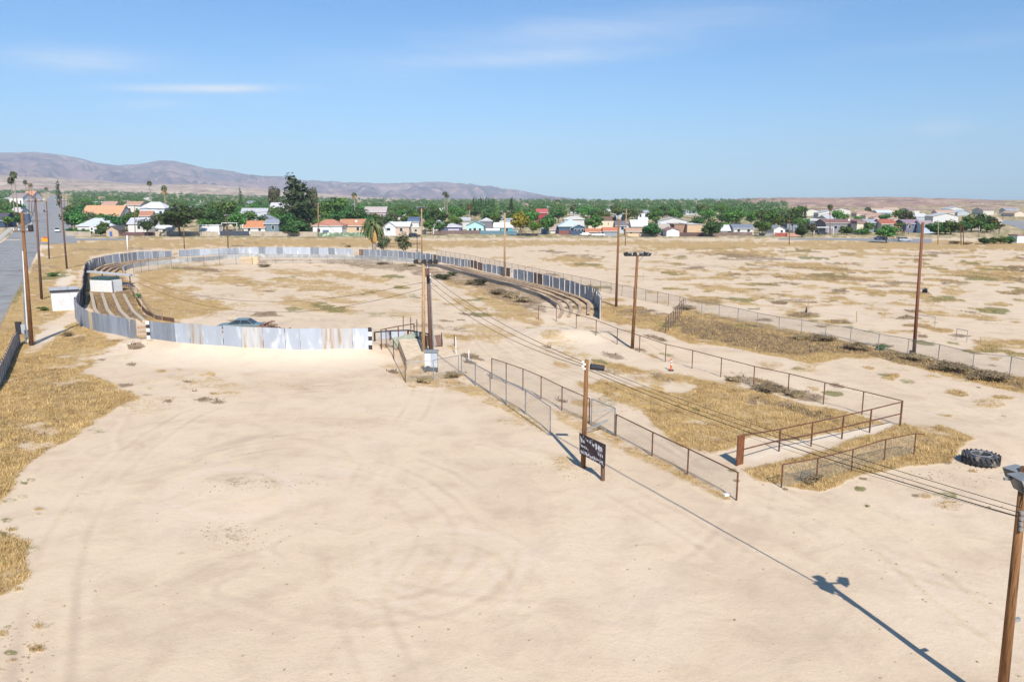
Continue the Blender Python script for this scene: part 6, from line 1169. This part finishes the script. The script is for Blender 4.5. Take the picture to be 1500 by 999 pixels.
# rest of the town: trees and houses between the yards and the hills
rd = random.Random(42); KS = 'aabbcdde'; TG = 'leafy trees of the far town'
bh = [((.52, .50, .47), (.45, .46, .49)), ((.55, .45, .36), (.40, .25, .19)), ((.55, .55, .54), (.45, .45, .46)), ((.45, .5, .52), (.26, .28, .31)), ((.6, .52, .42), (.44, .32, .24)), ((.56, .54, .48), (.32, .22, .2)), ((.40, .44, .48), (.5, .52, .54))]
bproto = []
for i, (wc, rc) in enumerate(bh):
    t = bpy.data.objects.new('town_house', None); COL.objects.link(t); house_parts(t, 12 + i % 3 * 2, 9, 2.8 + (i % 3 == 2) * 1.2, 4.6 + (i % 3 == 2) * 1.2, ['gx', 'hip', 'gy'][i % 3] if i % 4 else 'gx', wc, rc, W3 if i % 2 else W2); 
    for ch in t.children:
        if ch.name.startswith('window'): ch.location.z += 0
    bproto.append(t)
bn = ['white house with grey roof', 'tan house with brown roof', 'white house with pale roof', 'grey blue house with dark roof', 'sand coloured house with tan roof', 'white house with maroon roof', 'blue grey house with light roof']
occupied = [(h[0], h[1]) for h in HOUSES]; bu = set()
def nearest(px, Y):
    best = min([h for h in HOUSES], key=lambda h: abs(h[0] - px) + abs(h[1] - Y) * .05); lb = best[2].split(',')[0]
    w_ = lb.split(); 
    for cut in (' behind ', ' in front ', ' left of ', ' right of ', ' beside ', ' above ', ' between ', ' under ', ' beneath ', ' at the ', ' with a dark', ' in the '):
        if cut in lb: lb = lb.split(cut)[0]
    return ' '.join(lb.split()[:8])
NEARL = []
LM = [(-10, 'palms at the left edge'), (40, 'twin reddish poles'), (84, 'white van'), (112, 'pale hip roof'), (148, 'tan orange roof'), (225, 'white two storey house'), (265, 'big shade tree'), (335, 'framed carport'), (372, 'terracotta roof'), (402, 'slate blue house'), (438, 'tall pine'), (480, 'red brown hip roof'), (515, 'brown tiled roof'), (549, 'date palm'), (585, 'mint house'), (614, 'beige camper'), (660, 'pale garage door'), (696, 'turquoise house'), (737, 'bright teal house'), (763, 'yellow tree'), (806, 'small white shed'), (838, 'blue house'), (881, 'cream two storey building'), (917, 'double armed pole'), (955, 'dark leafy tree'), (985, 'white barn'), (1015, 'tan flat building'), (1042, 'big dark tree'), (1066, 'pale grey gable'), (1117, 'round street tree'), (1142, 'red board fence'), (1160, 'salmon board fence'), (1205, 'pale carport'), (1240, 'brown apartment row'), (1285, 'grey apartment row'), (1310, 'bare grey shrub'), (1345, 'tall reddish pole'), (1365, 'pale blue gable'), (1400, 'green thicket'), (1455, 'palm pair at right'), (1490, 'white container building')]
def nearest(px, Y):
    nm = min(LM, key=lambda q: abs(q[0] - px))[1]; return (' just behind the ' if Y < 420 else ' behind the ' if Y < 540 else ' far behind the ') + nm
for k in range(110):
    for _ in range(30):
        px_ = rd.uniform(-30, 1560); Y_ = 385 * math.exp(rd.random() * 1.15)
        if px_ > 1150: Y_ = rd.uniform(420, 760)
        if 20 < px_ < 110 and Y_ > 300: continue
        if all(abs(px_ - a) > 1100 * 13 / max(Y_, b) * 1.0 or abs(Y_ - b) > 22 for a, b in occupied): break
    occupied.append((px_, Y_)); i = rd.randrange(len(bproto)); o = bproto[i] if i not in bu else copy_tree(bproto[i]); bu.add(i); p = D(px_, Y_); o.location = p; o.rotation_euler = (0, 0, rd.choice((0, 0, 1.57, -1.57)) + rd.uniform(-.1, .1))
    o['category'] = 'house'; o['group'] = 'houses scattered through the far town'; NEARL.append((px_, Y_, o, bn[i] + ' in the far town')); THINGS.append(o)
tn = {'a': 'green leafy tree', 'b': 'dark green tree', 'c': 'bright green tree', 'd': 'wide green tree', 'e': 'olive grey tree', 'f': 'narrow dark tree'}
pts_ = []
for k in range(236):
    for _ in range(20):
        px_ = rd.uniform(-50, 1570) if rd.random() < .6 else rd.uniform(100, 760); Y_ = 338 * math.exp(rd.random() ** 1.5 * .68)
        if px_ > 1180 and rd.random() < .45: continue
        if 30 < px_ < 106: continue
        if px_ > 1340: continue
        if all(abs(px_ - a) > 1100 * 5 / Y_ or abs(Y_ - b) > 9 for a, b in occupied) and all(abs(px_ - a) > 9 or abs(Y_ - b) > 12 for a, b in pts_): break
    pts_.append((px_, Y_)); kd = rd.choice(KS); s = rd.uniform(.8, 1.4); p = D(px_, Y_)
    o = plant(kd, p, s, s * rd.uniform(.8, 1.1), '', 'tree', TG); NEARL.append((px_, Y_, o, tn[kd] + ' in the far town'))
for k in range(26):   # trees lining the left of the road
    px_ = rd.uniform(-60, 44); Y_ = rd.uniform(335, 620); kd = rd.choice('abcd'); p = D(px_ - max(0, (Y_ - 500)) * 0, Y_); s = rd.uniform(.8, 1.15)
    o = plant(kd, p, s, s, '', 'tree', TG); NEARL.append((px_, Y_, o, tn[kd] + ' left of the road'))
for px_, Y_, o, lb in NEARL: o['label'] = lb.replace(' in the far town', '') + nearest(px_, Y_)
def unique_labels():
    by = {}
    for o in THINGS: by.setdefault(o['label'], []).append(o)
    num = ['leftmost', 'second from left', 'third from left', 'fourth from left', 'fifth from left', 'sixth from left', 'seventh from left', 'eighth from left', 'ninth from left', 'tenth from left', 'eleventh from left', 'twelfth from left', 'thirteenth from left']
    for lb, l in by.items():
        if len(l) < 2: continue
        l.sort(key=lambda o: project(o.location.x, o.location.y, 0)[0])
        for i, o in enumerate(l):
            q = 'rightmost' if i == len(l) - 1 else num[min(i, 12)]
            wds = (q + ' ' + lb).split(); o['label'] = ' '.join(wds[:16])
# far woodland: canopy too distant to tell one tree from the next
g = np.random.default_rng(5); V = []; F = []; off = 0
for k in range(3400):
    px_ = g.uniform(-80, 1600); Y_ = 600 * math.exp(g.random() * 1.4)
    if px_ > 1150 and g.random() < .97 or px_ > 1250: continue
    if 30 < px_ < 104 and Y_ < 1600: continue
    p = D(px_, Y_); w_ = g.uniform(7, 14); h_ = g.uniform(5, 10)
    v, f = leafcloud([(0, 0, h_ * .55, w_ / 2, w_ / 2, h_ * .45), (w_ * .3, 0, h_ * .45, w_ * .3, w_ * .3, h_ * .3)], 70, .9, int(g.integers(1e6))); V.append(v + np.array(p)); F.append(f + off); off += len(v)
o = npmesh('far_woodland', np.vstack(V), np.vstack(F), L_far); o['kind'] = 'stuff'; o['label'] = 'far belt of green trees that reads as one mass'
# ------------------------------------------------------------------ shrubs on the lot
for x, y, w_, h_, k, lb in ((640, 408, 2.2, 1.3, 'shrub_olive', 'olive shrub left of the grey green pair on the inner wall'), (652, 410, 3.2, 2.0, 'shrub_olive', 'largest olive shrub beside the paired poles inside the oval'), (664, 404, 2.4, 1.4, 'shrub_olive', 'small olive shrub behind the largest one'), (690, 417, 2.4, 1.4, 'shrub_grey', 'grey brown shrub between the olive shrubs by the inner wall'), (705, 418, 3.4, 2.1, 'shrub_olive', 'olive shrub on the right curve of the inner wall'), (730, 431, 3.2, 1.3, 'shrub_grey', 'dry grey brush below the right inner wall'), (748, 436, 3.0, 1.4, 'shrub_grey', 'dry grey brush nearer the right inner wall end'), (768, 442, 3.0, 1.2, 'shrub_grey', 'dry grey brush just before the inner wall end'), (600, 390, 3.6, .9, 'shrub_grey', 'flat dry brush at the far inner rim'), (560, 387, 3.2, .8, 'shrub_grey', 'flat dry brush right of the tan bank'), (387, 391, 3.2, 1.0, 'shrub_grey', 'dark dry brush at the tan bank on the far rim'),
                          (1126, 573, 2.6, .9, 'shrub_grey', 'dark tumbleweed clump against the long rusty fence'), (1165, 580, 1.6, .7, 'shrub_grey', 'smaller tumbleweed clump right along the long rusty fence'), (1076, 558, 1.4, .6, 'shrub_grey', 'grey tumbleweed left along the long rusty fence'), (1187, 705, 1.4, .8, 'shrub_grey', 'tumbleweed caught in the low mesh fence of the pen'), (202, 437, 1.6, 1.3, 'shrub_green', 'green shrub beside the blue tarp'), (64, 455, 1.8, 1.0, 'shrub_green', 'green weed bush left of the white shed'), (99, 493, 1.2, 1.0, 'shrub_grey', 'wispy bare shrub below the white shed'),
                          (1003, 453, 3, 1.0, 'shrub_grey', 'dark brush at the fence corner'), (1255, 512, 2.6, 1.1, 'shrub_grey', 'brush against the chain link fence left of the reddish pole'), (1290, 513, 1.4, 1.0, 'shrub_green', 'green weed at the chain link fence left of the reddish pole'), (1395, 543, 3.6, 1.1, 'shrub_grey', 'brush against the chain link fence right of the reddish pole'), (1450, 556, 3.6, 1.1, 'shrub_grey', 'long brush against the chain link fence near the right edge'), (1340, 527, 2.6, .9, 'shrub_grey', 'brush at the foot of the reddish pole'), (1206, 499, 3.0, 1.0, 'shrub_grey', 'brush in the middle of the fence line on the right'), (1175, 497, 2.2, .9, 'shrub_grey', 'brush left of the middle of the fence line'),
                          (856, 424, 2.6, 1.3, 'shrub_grey', 'reddish dry brush behind the back wall end'), (870, 426, 2.2, 1.2, 'shrub_grey', 'dry brush nearest the curled end of the back wall'), (510, 362.5, 2.4, 1.6, 'shrub_grey', 'dark tumbleweed heap behind the gap of the far wall'), (78, 405, 3.0, 1.4, 'shrub_green', 'bright green weed bush beside the leaning pole'), (1398, 357.5, 4, 1.8, 'shrub_grey', 'dry brush around the twin red poles'), (1418, 358.5, 3.2, 1.5, 'shrub_grey', 'dry brush right of the twin red poles'), (620, 560, 1.4, .8, 'shrub_grey', 'dry weed tuft inside the enclosure fence'), (663, 553, 1.6, .8, 'shrub_grey', 'dry weed tuft at the right corner of the enclosure')):
    a = P(x, y); kw, kh = KW[k]; plant(k, a, w_ / kw, h_ / kh * .6, lb, 'shrub', 'shrubs and brush on the lot')
unique_labels()
# ------------------------------------------------------------------ standing dry grass and weeds, one mass
def grass(name, n, k, m, size, ymax, thr, seed, label, poly=None):
    g = np.random.default_rng(seed); px = g.uniform(-60, 1560, n * 6); py = g.uniform(0, 1, n * 6); Y = np.exp(np.log(12) + py * (np.log(ymax) - np.log(12)))
    dep = Y * cp + CAMH * sp; X = (px - CX) / FPX * dep; qx, qy = project(X, Y, 0.0); mm = masks(X, Y, qx, qy); c = mm[k] + .9 * fbm(X / 1.2, Y / 1.2, 3, 3) + 1.1 * fbm(X / 5, Y / 5, 14, 3)
    if k == 0: c = c - .6 * mm[3]
    sel = np.where(c * (mm[k] > .05) > thr + .5 * g.random(len(c)))[0][:n]; X = X[sel]; Y = Y[sel]; Z = terrain(X, Y); m_ = len(X); b = 6; s = size * (.5 + .9 * g.random((m_, 1))) * (.5 + mm[k][sel, None])
    a = g.random((m_, b)) * 6.283; ln = s * (.5 + .7 * g.random((m_, b))); tl = .35 + .7 * g.random((m_, b)); base = np.stack([X, Y, Z - .02], -1)[:, None, :] + np.stack([g.normal(size=(m_, b)) * .6 * s, g.normal(size=(m_, b)) * .6 * s, np.zeros((m_, b))], -1)
    d = np.stack([np.cos(a) * tl, np.sin(a) * tl, np.ones_like(a)], -1) * ln[..., None]; sd = np.stack([-np.sin(a), np.cos(a), np.zeros_like(a)], -1) * (ln * .11)[..., None]
    v = np.stack([base - sd, base + sd, base + d], -2).reshape(-1, 3); f = np.arange(len(v)).reshape(-1, 3); o = npmesh(name, v, f, m); o['kind'] = 'stuff'; o['label'] = label; return o
M_dry = leafmat('dry_blades', (.57, .40, .17), (.42, .28, .11), hue=.0, objrand=0, trans=.15); M_grn = leafmat('green_blades', (.16, .17, .05), (.26, .23, .08), hue=0, objrand=0); M_brn = leafmat('brown_blades', (.22, .16, .11), (.32, .24, .16), hue=0, objrand=0)
grass('dry_grass', 70000, 0, M_dry, .11, 190, .22, 1, 'dry golden grass and stubble over the lot'); grass('green_weeds', 5000, 1, M_grn, .14, 190, .30, 2, 'patches of green weeds on the sand'); grass('dry_brush', 11000, 2, M_brn, .22, 170, .30, 3, 'low brown brush along fences and bleachers')
# ------------------------------------------------------------------ stones and litter on the sand
g = np.random.default_rng(9); mb = MB(); 
for k in range(1600):
    px_, py_ = g.uniform(0, 1500), 480 + 520 * g.random() ** 1.3; cl_ = [(350, 785, 30, 18), (1250, 560, 120, 30), (830, 690, 30, 12), (240, 510, 30, 10), (585, 560, 30, 12), (20, 950, 40, 60), (1380, 700, 50, 12), (860, 600, 60, 20), (370, 715, 50, 12)]
    if k % 3: c_ = cl_[int(g.integers(len(cl_)))]; px_, py_ = g.normal(c_[0], c_[2]), g.normal(c_[1], c_[3] * .6)
    x, y = flat(px_, max(470, py_)); x, y = float(x), float(y); s = float(.015 + .035 * g.random() ** 2); z = T(x, y); mb.box((x, y, z + s * .2), (s * 2, s * 1.5, s), rz=float(g.uniform(0, 3)), rx=float(g.uniform(-.3, .3)))
o = mb.build('pebbles', mat('stone', (.40, .31, .225), var=.3)); o['kind'] = 'stuff'; o['label'] = 'small stones and clods scattered on the sand'
b = P(1064, 726); t = thing('litter', b, 'small white scrap of litter at the foot of the low rusty fence', 'litter'); MB().box((0, 0, .06), (.35, .2, .10), rz=.4).build('scrap', M_whitepaint, t)
# ------------------------------------------------------------------ haze
hz = bpy.data.materials.new('haze_air'); hz.use_nodes = True; t = hz.node_tree; t.nodes.clear(); out = N(t, 'ShaderNodeOutputMaterial'); pv = N(t, 'ShaderNodeVolumePrincipled')
pv.inputs['Color'].default_value = (.66, .84, 1.0, 1); pv.inputs['Density'].default_value = 8.5e-5; pv.inputs['Anisotropy'].default_value = -0.18; t.links.new(pv.outputs[0], out.inputs['Volume'])
x1, y0, y1, z0, z1 = 17000, -11500, 17000, -30, 1100
o = MB().box((0, (y0 + y1) / 2, (z0 + z1) / 2), (2 * x1, y1 - y0, z1 - z0)).build('haze', hz); o['kind'] = 'stuff'; o['label'] = 'thin bluish air haze over the whole place'
sc.cycles.volume_step_rate = 10; sc.cycles.volume_max_steps = 64
for k, pr in list(PROTO.items()):
    if k not in used:
        for ch in list(pr.children): bpy.data.objects.remove(ch)
        bpy.data.objects.remove(pr)
for i, pr in enumerate(bproto):
    if i not in bu:
        for ch in list(pr.children_recursive): bpy.data.objects.remove(ch)
        bpy.data.objects.remove(pr)
